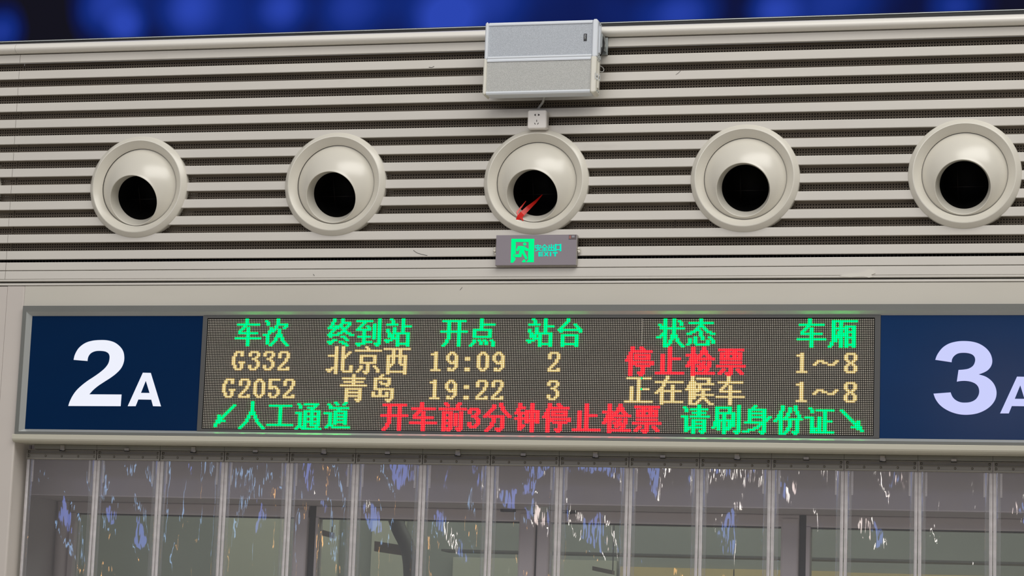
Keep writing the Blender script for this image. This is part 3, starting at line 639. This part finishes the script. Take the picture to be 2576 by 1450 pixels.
pan = thing('gate_number_panel', 'blue panel with lit white 2A left of the train display', 'sign', (-0.2717, 0, IZ0), 'blue gate number panels')
MB().box(IX0 + 0.0003, -0.0168, 0.0006, 0.018, IZ0 + 0.0003, IZ1 - 0.0003).build('panel_face', M['blue'], pan)
MB().plate([[D1(*p) for p in smooth_outline(two_, {0, 18, 19, 20, 21, 40})]], LY, 0.0008).build('numeral', M['white_lit'], pan)
MB().plate([[D1(*p) for p in A_o], [D1(*p) for p in A_h]], LY, 0.0008).build('letter', M['white_lit'], pan)
pan = thing('gate_number_panel', 'blue panel with lit white 3A right of the train display', 'sign', (2.094, 0, IZ0), 'blue gate number panels')
MB().box(1.8380, IX1 - 0.0003, 0.0006, 0.018, IZ0 + 0.0003, IZ1 - 0.0003).build('panel_face', M['blue_2'], pan)
MB().plate([[D2(*p) for p in smooth_outline(three_, {0, 14, 28, 29, 43, 44, 56})]], LY, 0.0008).build('numeral', M['white_lit_2'], pan)
MB().plate([[A2(*p) for p in A_o], [A2(*p) for p in A_h]], LY, 0.0008).build('letter', M['white_lit_2'], pan)

# ------------------------------------------------------------------ LED train display (384 x 64 dots, 4.75 mm pitch)
G = {
'che': '7;7;7;2-14;6;5,8;4,8;3,8;3-13;8;8;1-15;8;8;8;8',
'ci': '9;2,9;3,9;3,9-14;8,14;5,8,13;5,7,10;4,6,10;4,10;1-3,9,11;3,9,11;3,8,12;3,8,12;3,7,13;3,6,14;5,15',
'zhong': '4,9;4,9;3,9-13;3,8,13;2,5,7,8,12;1-4,6,9,11;4,10;3,9,11;2,7,8,12,13;1-4,6,14,15;2,9,10;11;4,5,12;1-3,8,9;2,10,11;12',
'dao': '14;1-9,14;5,14;4,11,14;3,7,11,14;2,8,11,14;1-8,11,14;5,11,14;5,11,14;5,11,14;2-8,11,14;5,11,14;5,14;5-9,14;1-5,12-14;2,13',
'zhan': '4,11;5,11;5,11;2-7,11;11-15;6,11;2,6,11;2,6,11;3,6,8-14;3,5,8,14;3,5,8,14;5,6,8,14;1-4,8,14;2,8,14;8-14;8,14',
'kai': ';2-14;5,11;5,11;5,11;5,11;5,11;1-15;5,11;5,11;5,11;5,11;4,11;4,11;3,11;2,11',
'dian': '7;7;7;7-14;7;7;3-12;3,12;3,12;3,12;3-12;;3,6,9,13;3,7,10,14;2,7,10,14;1,14',
'tai': '7;7;6;5,11;4,12;3,13;2-14;3,14;;4-12;4,12;4,12;4,12;4,12;4-12;4,12',
'zhuang': '5,10;5,10,13;5,10,14;2,5,10,14;3,5,10;3,5,7-15;5,10;5,10;4,5,10;3,5,9,11;1,2,5,9,11;5,9,12;5,8,12;5,8,13;5,7,14;5,6,15',
'tai2': '8;8;2-14;8;7,9;6,10;5,7,11;3,4,8,12,13;1,2,8,14,15;8;5,9,13;2,5,9,14;2,5,12,15;2,5,12,15;1,6-12;',
'xiang': ';3-15;3,7;3,7;3,7,10-14;3,5-8,10,14;3,7,10,14;3,6,7,10-14;3,6-8,10,14;3,5,7,8,10,14;3,5,7,10-14;3,4,7,10,14;3,4,7,10,14;2,7,10,14;2,7,10-14;1,7,10,14',
'bei': '6,10;6,10;6,10;6,10,14;6,10,13;2-6,10,12;6,10,11;6,10;6,10;6,10;6,10;6,10,15;4,6,10,15;1-3,6,10,15;2,6,11-15;6',
'jing': '7;8;1-15;;;4-12;4,12;4,12;4,12;4-12;8;4,8,12;4,8,13;3,8,14;2,6,8,14;7',
'xi': ';1-15;6,10;6,10;6,10;3-13;3,6,10,13;3,6,10,13;3,6,10,13;3,6,10,13;3,5,11,13;3,4,13;3,13;3,13;3-13;3,13',
'qing': '8;8;2-14;8;3-13;8;1-15;;4-12;4,12;4-12;4,12;4-12;4,12;4,10,12;4,11',
'daoi': '8;7;4-12;4,12;4,7,12;4,8,10,12;4,11;4;4-14;7,14;3,7,11,14;3,7,11,14;3-11,14;14;11,13;12',
'ting': '4,9;4,10;4,6-14;3;3,6-13;2,3,6,13;2,3,6-13;1,3;3,5-15;3,5,15;3,7-13;3,10;3,10;3,10;3,8,10;3,9',
'zhi': '8;8;8;8;4,8;4,8;4,8-13;4,8;4,8;4,8;4,8;4,8;4,8;4,8;1-15;',
'jian': '4,10;4,10;4,9,11;4,9,11;1-5,8,12;4,7,13;3,4,6,8-12,14,15;3-5;2,4,5,7,10,13;2,4,9,13;1,4,7,10,13;4,8,10,12;4,8,12;4,11;4,6-15;4',
'piao': ';2-14;6,10;3-13;3,6,10,13;3,6,10,13;3-13;;3-13;;1-15;8;4,8,12;3,8,13;2,6,8,14;7',
'zheng': ';2-14;8;8;8;8;4,8;4,8-13;4,8;4,8;4,8;4,8;4,8;4,8;1-15;',
'zai': '7;7;6;1-15;5;5,10;4,10;3,4,10;2,4,6-14;1,4,10;4,10;4,10;4,10;4,10;4,6-15;4',
'hou': '4;4,7-13;4,13;3,5,13;3,5,7-15;2,3,5,8;2,3,5,8;1,3,5,7-13;3,5,7,10;3,5,10;3,5,7-15;3,5,10;3,5,9,11;3,8,12;3,7,13;3,5,6,14,15',
'qian': '4,12;5,11;11;1-15;;3-7,13;3,7,10,13;3,7,10,13;3-7,10,13;3,7,10,13;3,7,10,13;3-7,10,13;3,7,10,13;3,7,13;3,5,7,11,13;3,6,12',
'fen': '10;6,10;6,11;5,11;4,12;3,13;2,14;1,4-11,15;6,11;6,11;6,11;5,11;5,11;4,11;3,8,10;2,9',
'zhong2': '4,11;4,11;4-6,11;3,11;3,8-14;2-6,8,11,14;4,8,11,14;4,8,11,14;2-6,8,11,14;4,8-14;4,8,11,14;4,11;4,6,11;4,5,11;4,11;11',
'ren': '8;8;8;8;8;8;7,9;7,9;6,10;6,10;5,11;5,11;4,12;3,13;2,14;1,15',
'gong': ';;2-14;8;8;8;8;8;8;8;8;8;8;1-15;;',
'tong': ';2,6-13;3,12;3,8-11;10;6-14;1-3,6,10,14;3,6,10,14;3,6-14;3,6,10,14;3,6,10,14;3,6-14;3,6,10,14;3,6,10,12,14;2,4,6,13;1,5-15',
'dao2': '7,13;3,8,12;4;4,6-14;9;7-13;1-4,7,13;4,7-13;4,7,13;4,7-13;4,7,13;4,7-13;4,7,13;3,5;2,6-15;',
'qing2': '10;2,10;3,6-14;3,10;7-13;10;1-3,6-15;3;3,7-13;3,7,13;3,7-13;3,7,13;3,5,7-13;3,4,7,13;3,7,11,13;7,12',
'shua': '15;3-10,15;3,10,15;3,10,15;3-10,12,15;3,7,12,15;3,7,12,15;3,7,12,15;3-10,12,15;2,4,7,10,12,15;2,4,7,10,12,15;2,4,7,10,12,15;1,4,7,9,10,15;4,7,9,15;7,13,15;7,14',
'shen': '7;6;4-12;4,12;4-12;4,12;4-12,15;4,12,14;4,12,13;2-12;10,12;9,12;7,8,12;4-6,12;1-3,10,12;11',
'fen2': '5,12;5,9,12;5,9,12;4,9,13;4,8,13;3,4,8,14;3,4,7,14;2,4,6-13,15;1,4,9,13;4,9,13;4,9,13;4,9,13;4,8,13;4,8,13;4,7,11,13;4,6,12',
'zheng2': ';3;4,7-15;4,11;11;11;1-4,8,11;4,8,11;4,8,11-14;4,8,11;4,8,11;4,8,11;4,6,8,11;4,5,8,11;4,6-15;',
'ar_l': ';;18;17;16;15;14;13;9,12;9,11;9,10;8-12;8,9;7;7;',
'ar_r': ';;3;4;5;6;7;8;9,12;10,12;11,12;9-13;12,13;14;;',
'tilde': ';;;;;;;3-5,13;2,6,7,12;1,9-11;;;;;;',
}
DG = {'G': '3C 44 44 80 80 80 8E 84 44 44 38', '0': '18 24 42 42 42 42 42 42 42 24 18', '1': '10 70 10 10 10 10 10 10 10 10 7C', '2': '3C 42 42 42 04 04 08 10 20 42 7E',
      '3': '3C 42 42 04 18 04 02 02 42 44 38', '5': '7E 40 40 40 58 64 02 02 42 44 38', '8': '3C 42 42 42 24 18 24 42 42 42 3C', '9': '18 24 42 42 42 26 1A 02 02 24 38', ':': '00 00 00 18 18 00 00 00 00 18 18'}
for k_, s_ in DG.items():
    G[k_] = ';;;' + ';'.join(','.join(str(i) for i in range(8) if int(h, 16) & (0x80 >> i)) for h in s_.split()) + ';;'
def dots(glyph):
    out = set()
    for r, row in enumerate(G[glyph].split(';')):
        if row:
            for part in row.split(','):
                ab = part.split('-'); a_ = int(ab[0]); b_ = int(ab[-1])
                for q_ in range(a_, b_ + 2): out.add((q_, r))      # bold: every dot doubled to the right
    return out
WORDS = [
 ('green', 0, 16, ['che', 'ci'], 'green heading for the train number'), ('green', 0, 72, ['zhong', 'dao', 'zhan'], 'green heading for the terminal station'),
 ('green', 0, 139, ['kai', 'dian'], 'green heading for the departure time'), ('green', 0, 189, ['zhan', 'tai'], 'green heading for the platform'),
 ('green', 0, 263, ['zhuang', 'tai2'], 'green heading for the status'), ('green', 0, 341, ['che', 'xiang'], 'green heading for the carriages'),
 ('amber', 16, 16, list('G332'), 'amber train number G332'), ('amber', 16, 72, ['bei', 'jing', 'xi'], 'amber station name in the first train row'),
 ('amber', 16, 134, list('19:09'), 'amber time 19:09'), ('amber', 16, 202, ['2'], 'amber platform number 2'), ('red', 16, 246, ['ting', 'zhi', 'jian', 'piao'], 'red status in the first train row'),
 ('amber', 16, 341, ['1', 'tilde', '8'], 'amber carriages 1 to 8, upper'),
 ('amber', 32, 11, list('G2052'), 'amber train number G2052'), ('amber', 32, 81, ['qing', 'daoi'], 'amber station name in the second train row'),
 ('amber', 32, 134, list('19:22'), 'amber time 19:22'), ('amber', 32, 202, ['3'], 'amber platform number 3'), ('amber', 32, 246, ['zheng', 'zai', 'hou', 'che'], 'amber status in the second train row'),
 ('amber', 32, 341, ['1', 'tilde', '8'], 'amber carriages 1 to 8, lower'),
 ('green', 48, 0, ['ar_l'], 'green arrow pointing down to the left'), ('green', 48, 21, ['ren', 'gong', 'tong', 'dao2'], 'green words at the lower left'),
 ('red', 48, 106, ['kai', 'che', 'qian', '3', 'fen', 'zhong2', 'ting', 'zhi', 'jian', 'piao'], 'red notice along the bottom row'),
 ('green', 48, 278, ['qing2', 'shua', 'shen', 'fen2', 'zheng2'], 'green words at the lower right'), ('green', 48, 363, ['ar_r'], 'green arrow pointing down to the right')]
LP = 0.00475; LZ = 2.5600
led = thing('led_display', 'long LED train display with green, amber and red characters', 'display', (0.91, 0, 2.2516))
MB().plate([[(-0.0165, 2.2517), (1.8377, 2.2517), (1.8377, 2.5700), (-0.0165, 2.5700)], [(-0.0035, 2.2572), (-0.0035, 2.5636), (1.8229, 2.5636), (1.8229, 2.2572)]], -0.0022, 0.018).build('bezel', M['bezel'], led)
for a_ in range(6):
    for b_ in range(2):
        x0 = (a_ * 64 - 0.5) * LP + 0.00012; x1 = (a_ * 64 + 63.5) * LP - 0.00012; z1 = LZ - (b_ * 32 - 0.5) * LP - 0.0001; z0 = LZ - (b_ * 32 + 31.5) * LP + 0.0001
        MB().box(x0, x1, 0.0008, 0.016, z0, z1).build('led_module', M['module'], led)
MB().box(255.5 * LP - 0.0003, 255.5 * LP + 0.0003, -0.0006, 0.003, LZ - 14.5 * LP, LZ + 0.4 * LP).build('module_seam', M['seam'], led)
def pos(i, j):
    dz = -0.0006 * (1 - j / 63) if i >= 256 else 0
    return i * LP, LZ - j * LP + dz
oct_ = [(math.cos(2 * PI * k_ / 8 + PI / 8), math.sin(2 * PI * k_ / 8 + PI / 8)) for k_ in range(8)]
def dome(mb, x, z, r, yb, yt, mi):
    v = [(x + r * a_, yb, z + r * b_) for a_, b_ in oct_] + [(x + r * .6 * a_, yt, z + r * .6 * b_) for a_, b_ in oct_]
    f = [(k_, (k_ + 1) % 8, 8 + (k_ + 1) % 8, 8 + k_) for k_ in range(8)] + [tuple(range(8, 16))]
    mb.add(v, f, mi, False)
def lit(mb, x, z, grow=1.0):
    h = LP / 2 * grow; y = 0.0002  # wider glowing plate paints the light spill around a lit dot
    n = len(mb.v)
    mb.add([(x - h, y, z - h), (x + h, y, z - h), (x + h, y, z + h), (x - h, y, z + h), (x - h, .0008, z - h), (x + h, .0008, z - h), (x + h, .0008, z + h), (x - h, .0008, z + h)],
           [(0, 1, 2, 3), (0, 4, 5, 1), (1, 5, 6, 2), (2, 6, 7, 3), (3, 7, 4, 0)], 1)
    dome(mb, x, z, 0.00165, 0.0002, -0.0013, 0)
used = {}
for (col, r0, s0, chars_, lab) in WORDS:
    mb = MB(); cx_ = s0
    for g in chars_:
        for (i, j) in sorted(dots(g)):
            key = (cx_ + i, r0 + j)
            if key in used or key[0] > 383 or key in ((256, 33), (256, 39)): continue
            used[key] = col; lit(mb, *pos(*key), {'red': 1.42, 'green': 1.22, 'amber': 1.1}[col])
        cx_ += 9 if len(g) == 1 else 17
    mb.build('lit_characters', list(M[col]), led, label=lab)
mb = MB()
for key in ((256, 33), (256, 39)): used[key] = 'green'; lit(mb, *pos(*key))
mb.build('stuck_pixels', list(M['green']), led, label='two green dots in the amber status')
mb = MB()
for j in range(64):
    for i in range(384):
        if (i, j) not in used: dome(mb, *pos(i, j), 0.00148, 0.0008, -0.0003, 0)
mb.build('unlit_dots', M['led_off'], led, kind='stuff')

# ------------------------------------------------------------------ strip curtain
CY = 0.070; B0 = -0.3325; BW = 0.18867; NB = 15
ZR1, ZR0 = 2.2150, 2.2020            # rail
ZC1, ZC0 = 2.2010, 2.1735            # clamp plates
rail = thing('curtain_rail', 'grey metal rail under the sill carrying the plastic strips', 'rail', (-0.5, CY, ZR0))
for k_ in range(-1, NB):
    x0 = B0 + k_ * BW; MB().extx(rounded((CY - 0.014, CY + 0.012), ZR0, ZR1 + 0.0012, 0.003, 3), max(x0, -0.5540) + 0.0004, min(x0 + BW, 2.3765) - 0.0004).build('rail_length', M['rail'], rail)
words = ['first', 'second', 'third', 'fourth', 'fifth', 'sixth', 'seventh', 'eighth', 'ninth', 'tenth', 'eleventh', 'twelfth', 'thirteenth', 'fourteenth', 'fifteenth', 'sixteenth']
def sheet(seed, w, zt, zb):
    rnd = random.Random(seed); nx, nz = 34, 120; v = []; f = []
    wav = [(rnd.uniform(18, 60), rnd.uniform(1.0, 9.0), rnd.uniform(0, 6.28), rnd.uniform(0.0005, 0.0013), rnd.uniform(-.6, .6)) for _ in range(7)]
    for j in range(nz + 1):
        tz = j / nz; z = (zb - zt) * (tz ** 1.5); am = min(1, 0.15 + (-z) * 9)
        for i in range(nx + 1):
            x = w * i / nx; ed = math.sin(PI * min(1, max(0, i / nx))) ** 0.5
            y = sum(a_ * math.sin(kx * x + kz * z + ph + 1.5 * math.sin(kz * z * 1.7 + sx * 5)) for kx, kz, ph, a_, sx in wav)
            v.append((x, y * am * ed, z))
    for j in range(nz):
        for i in range(nx): p = j * (nx + 1) + i; f.append((p, p + 1, p + nx + 2, p + nx + 1))
    return MB().add(v, f, 0, True).mesh('clear_sheet', M['vinyl'])
EW = 0.0190
variants = [sheet(40 + k_, BW - 2 * EW + 0.004, 0, -(ZC0 - 0.06)) for k_ in range(7)]
def edge_mesh(mirror, seed):
    rnd = random.Random(seed); mb = MB(); s = -1 if mirror else 1; nz = 46; L = ZC0 - 0.04
    prof = [(0.0004, 0.0010), (0.0010, -0.0015), (0.0022, -0.0026), (0.0034, -0.0015), (0.0042, -0.0018), (0.0056, -0.0034), (0.0070, -0.0016), (0.0080, -0.0014), (0.0090, -0.0008), (0.0094, 0.0010)]
    v = []; n = len(prof)
    for j in range(nz + 1):
        z = -L * j / nz; wx = 0.0006 * math.sin(z * 9 + seed) * min(1, -z * 8)
        for (x, y) in prof: v.append((s * (x + max(0, wx)), y + 0.0012 * math.sin(z * 13 + seed * 2) * min(1, -z * 8), z))
    f = [(j * n + i, j * n + i + 1, (j + 1) * n + i + 1, (j + 1) * n + i) for j in range(nz) for i in range(n - 1)]
    return mb.add(v, f, 0, False).mesh('magnet_edge', M['magnet'])
def hem_mesh(mirror):
    s = -1 if mirror else 1; L = ZC0 - 0.04; a_, b_ = 0.0088 * s, (EW + 0.001) * s; v = []; nz = 60
    for j in range(nz + 1):
        z = -L * j / nz; k_ = 0.0009 * math.sin(z * 17 + s) * min(1, -z * 8)
        v += [(a_, -0.0008 + k_ * .3, z), ((a_ + b_) / 2, -0.0016 + k_, z), (b_, -0.0006 + k_, z)]
    f = [(j * 3 + i, j * 3 + i + 1, (j + 1) * 3 + i + 1, (j + 1) * 3 + i) for j in range(nz) for i in range(2)]
    return MB().add(v, f, 0, True).mesh('frosted_hem', M['vinyl_edge'])
edges = [(edge_mesh(False, 3 + q_), edge_mesh(True, 5 + q_)) for q_ in range(3)]; hems = (hem_mesh(False), hem_mesh(True))
stitch = MB()
for k_ in range(26): stitch.box(0.0, 0.0055, -0.0004, 0.0004, -0.0015 - k_ * 0.0024, -0.0004 - k_ * 0.0024)
stitch_mesh = stitch.mesh('stitching', M['magnet'])
rv = MB().lathe([(0.0001, 0.0022), (0.0020, 0.0019), (0.0030, 0.0008), (0.0033, 0.0)], (0, 0, 0), (0, -1, 0), 10).mesh('rivet', M['rivet'])
def clamp_mesh(w):
    g = 0.0012; mb = MB(); y = -0.0125; a_, b_ = g, w - g
    mb.box(a_, b_, y + 0.004, -0.001, 0, ZC1 - ZC0)                                   # base plate
    H = ZC1 - ZC0
    for (z0, z1) in ((0.0, 0.0042), (H - 0.0125, H - 0.0105), (H - 0.0030, H)): mb.extx([(y + 0.004, z0), (y + 0.0005, z0 + 0.0004), (y, z0 + 0.0012), (y + 0.0005, z1 - 0.0004), (y + 0.004, z1)], a_, b_)
    for (x0, x1) in ((a_, a_ + 0.004), (b_ - 0.004, b_)): mb.box(x0, x1, y + 0.0008, y + 0.004, 0, H)
    return mb.mesh('clamp_plate', M['clamp'])
cm = clamp_mesh(BW); cm0 = clamp_mesh(BW + 0.0238); first_sheet = sheet(77, BW + 0.0238 - 2 * EW + 0.004, 0, -(ZC0 - 0.06))
hook = MB().box(-0.006, 0.006, -0.0165, -0.014, -0.004, 0.010).box(0.0, 0.008, -0.019, -0.0165, -0.005, 0.002).box(-0.0075, 0.0095, -0.0188, -0.0165, -0.0068, -0.0042, mi=1)
hook_mesh = hook.mesh('hook', [M['hook'], M['black_rubber']])
clip_mesh = MB().box(-0.0062, 0.0072, -0.0172, -0.014, -0.003, 0.0035).box(-0.0070, 0.0080, -0.0170, -0.0142, -0.0050, -0.003, mi=1).mesh('clip', [M['hook'], M['black_rubber']])
for k_ in range(-1, NB):
    x0 = B0 + k_ * BW; bw = BW
    if k_ == -1: x0, bw = -0.5450, BW + 0.0238
    n_ = k_ + 1
    if x0 > 2.30: break
    lab = '%s clear plastic curtain strip counted from the left pillar' % words[n_] if n_ else 'leftmost clear plastic curtain strip, beside the pillar'
    t = thing('curtain_strip', lab, 'curtain strip', (x0 + bw / 2, CY, ZC0), 'clear plastic strips hanging in the gate')
    use(cm if k_ >= 0 else cm0, 'clamp_plate', t, (x0, CY, ZC0))
    for q_ in range(5): use(rv, 'rivet', t, (x0 + 0.0085 + q_ * (bw - 0.017) / 4 + random.uniform(-.001, .001), CY - 0.0085, ZC0 + 0.0095))
    for q_ in (0, 4): use(rv, 'rivet', t, (x0 + 0.0085 + q_ * (bw - 0.017) / 4, CY - 0.0085, ZC0 + 0.0210))
    use(variants[n_ % 7] if n_ != 0 else first_sheet, 'clear_sheet', t, (x0 + EW - 0.002, CY - 0.004, ZC0 + 0.001))
    e = edges[n_ % 3]
    for s_, xx in ((0, x0), (1, x0 + bw)):
        use(e[s_], 'magnet_edge', t, (xx, CY - 0.004, ZC0 + 0.0005))
        use(hems[s_], 'frosted_hem', t, (xx, CY - 0.0045, ZC0 + 0.0005))
        use(stitch_mesh, 'stitching', t, (xx + (EW - 0.001 if s_ == 0 else -EW - 0.0045), CY - 0.0062, ZC0 - 0.001))
    use(hook_mesh if n_ % 2 == 0 else clip_mesh, 'rail_clip', t, (x0 + bw * 0.5 + 0.004 * (-1) ** n_, CY - 0.0002, ZC1 + 0.002))

# ------------------------------------------------------------------ behind the curtain: header box, side wall, doors
HY = 0.30
SX = -0.644
sd = MB().box(SX - 0.05, SX, 0.10, 0.62, 0, 2.5).build('wall_side', M['side']); sd['kind'] = 'structure'
MB().box(SX - 0.3, -0.5550, 0.0955, 0.0995, 0, 2.5).build('return_panel', M['side'], sd)
hd = MB().box(SX + 0.0005, 3.4, HY, 0.56, 2.0905, 2.60, c=0.003).build('trim_4', M['header']); hd['kind'] = 'structure'
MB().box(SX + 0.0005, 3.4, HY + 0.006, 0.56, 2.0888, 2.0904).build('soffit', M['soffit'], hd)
DY = 0.50
# round jamb post at the left
jp = MB().lathe([(0.020, 0.0), (0.020, 2.0880)], (-0.6215, DY + 0.01, 0), (0, 0, 1), 32).build('trim_5', M['jamb']); jp['kind'] = 'structure'
DOORS = [(-0.5960, 0.1470, 0.018, 0.043), (0.1710, 0.8255, 0.008, 0.048), (0.8300, 1.5730, 0.038, 0.050), (1.5930, 2.6000, 0.012, 0.050)]
for k_, (x0, x1, wl, wr) in enumerate(DOORS):
    top = 2.0886
    d_ = MB().extx(rounded((DY, DY + 0.045), 2.0545, top, 0.004, 3), x0, x1).build('door_%d' % (k_ + 1), M['jamb']); d_['kind'] = 'structure'
    for nme, a_, b_ in (('left_stile', x0, x0 + wl), ('right_stile', x1 - wr, x1)):
        r = 0.006 if b_ - a_ > 0.02 else 0.002
        MB().extz([(a_, DY + 0.04), (a_, DY + r - 0.004), (a_ + r * .3, DY - 0.004 + r * .3), (a_ + r, DY - 0.004), (b_ - r, DY - 0.004), (b_ - r * .3, DY - 0.004 + r * .3), (b_, DY + r - 0.004), (b_, DY + 0.04)], 0.02, 2.0545 if nme == 'left_stile' else top - 0.012).build('stile', M['jamb'], d_)
    MB().box(x0 + wl, x1 - wr, DY + 0.006, DY + 0.035, 2.0512, 2.0544).build('gasket', M['gasket'], d_)
    MB().box(x0 + wl, x1 - wr, DY + 0.018, DY + 0.024, 0.05, 2.0511).build('glass_pane', M['glass'], d_)
    MB().box(x0 + wl, x1 - wr, DY, DY + 0.04, 0.02, 0.05).build('bottom_rail', M['jamb'], d_)
MB().box(0.8257, 0.8298, DY + 0.004, DY + 0.03, 0.02, 2.0886).build('trim_6', M['gasket'])['kind'] = 'structure'
MB().box(0.1472, 0.1708, DY + 0.012, DY + 0.03, 0.02, 2.0886).build('trim_7', M['gasket'])['kind'] = 'structure'
MB().box(1.5732, 1.5928, DY + 0.012, DY + 0.03, 0.02, 2.0886).build('trim_8', M['gasket'])['kind'] = 'structure'
# dome sensor and thin black brackets under the header
c = P(1354, 1263, 0.40)
t = thing('dome_camera', 'round grey dome housing under the header above the middle door stiles', 'camera', (c.x, 0.40, 2.0885))
MB().lathe([(0.0001, -0.034), (0.008, -0.0335), (0.016, -0.030), (0.024, -0.023), (0.030, -0.014), (0.0335, -0.004), (0.0345, 0.002), (0.0345, 0.0)], (c.x, 0.40, 2.0885), (0, 0, 1), 36).build('dome', M['dome'], t)
MB().lathe([(0.0001, 0.001), (0.0018, 0.001), (0.002, 0.0)], (c.x - 0.006, 0.3735, 2.070), (0, -1, -0.25), 10).build('sensor_hole', M['gasket'], t)
for (xa, xb, ya, yb, lab, w_) in ((1259, 1295, 1276, 1287, 'thin black rectangular bracket left of the dome housing', 1), (1416, 1448, 1276, 1291, 'thin black angled bracket right of the dome housing', 0)):
    a_, b_ = P(xa, ya, DY - 0.012), P(xb, yb, DY - 0.012); g = MB(); q_ = 0.0016
    y0, y1 = DY - 0.012, DY + 0.002
    g.box(a_.x, b_.x, y0, y1, b_.z - q_, b_.z + q_); g.box(b_.x - q_ * 2, b_.x, y0, y1, b_.z, a_.z)
    if w_: g.box(a_.x, b_.x, y0, y1, a_.z - q_, a_.z + q_); g.box(a_.x, a_.x + 2 * q_, y0, y1, b_.z, a_.z)
    else: g.box((a_.x + b_.x) / 2 - 0.004, (a_.x + b_.x) / 2 + 0.004, y0 - 0.001, y1, b_.z - 0.004, b_.z + 0.004)
    o = g.build('door_bracket', M['gasket']); o['label'] = lab; o['category'] = 'bracket'

# interior behind the doors
IY = 2.4
iw = MB().box(-3.5, 6.5, IY, IY + 0.1, 0, 3.1).build('wall_interior', M['iwall']); iw['kind'] = 'structure'
ic = MB().box(-3.5, 6.5, 0.56, IY, 3.0, 3.1).build('ceiling', M['header']); ic['kind'] = 'structure'
def pane_box(x0, y0, x1, y1, Y, th, m, nm, par=None):
    a_, b_ = P(x0, y0, Y), P(x1, y1, Y); return MB().box(a_.x, b_.x, Y, Y + th, b_.z, a_.z).build(nm, m, par)
for (x0, x1, m_) in ((570, 700, 'ilight'), (790, 835, 'ilight'), (940, 1005, 'ilight')):
    pane_box(x0, 1250, x1, 1700, IY - 0.02, 0.018, M[m_], 'wall_panel', iw)
for (x0, x1, y0, m_) in ((1140, 1540, 1402, 'ilight'), (1560, 1840, 1426, 'iwarm'), (1845, 2120, 1432, 'iwarm'), (2125, 2700, 1441, 'iwarm')):
    pane_box(x0, y0, x1, 1800, IY - 0.02, 0.018, M[m_], 'wall_panel', iw)
b_ = pane_box(1110, 1382, 2900, 1428, IY - 0.25, 0.12, M['ibeam'], 'trim_9'); b_['kind'] = 'structure'
# added shapes standing in for reflections in the door glass: dark curve, brown bars
pts = [P(990, 1290, 1.6), P(1003, 1330, 1.6), P(1020, 1365, 1.6), P(1030, 1400, 1.6), P(1034, 1450, 1.6), P(1036, 1560, 1.6), P(1038, 2400, 1.6)]
o = MB().tube(arc([tuple(p) for p in pts], 5), 0.026, 12).build('curved_reflection', M['ibeam']); o['label'] = 'dark curved shape standing in for a reflection in the second door'; o['category'] = 'reflection'
for (x0, y0, x1, y1, lab) in ((942, 1362, 1012, 1398, 'brown horizontal board standing in for a reflection beside the dark curve'), (797, 1330, 832, 1354, 'short brown board standing in for a reflection near the left stile of the second door'), (1490, 1425, 1540, 1446, 'short brown board standing in for a reflection under the dark beam')):
    a_, b_ = P(x0, y0, 1.6), P(x1, y1, 1.6); dz = 0.012
    t = thing('reflection_bar', lab, 'bar', ((a_.x + b_.x) / 2, 1.62, b_.z))
    v = [(a_.x, 1.6, b_.z + dz), (b_.x, 1.6, b_.z), (b_.x, 1.6, a_.z - dz), (a_.x, 1.6, a_.z)]
    v += [(x, 1.64, z) for x, _, z in v]
    MB().add(v, [(0, 1, 2, 3), (7, 6, 5, 4), (0, 4, 5, 1), (1, 5, 6, 2), (2, 6, 7, 3), (3, 7, 4, 0)]).build('bar', M['ibrown'], t)
    MB().box(b_.x - 0.004, b_.x - 0.001, 1.618, 1.622, a_.z - dz - 0.001, 3.0).build('hanger', M['ibeam'], t)
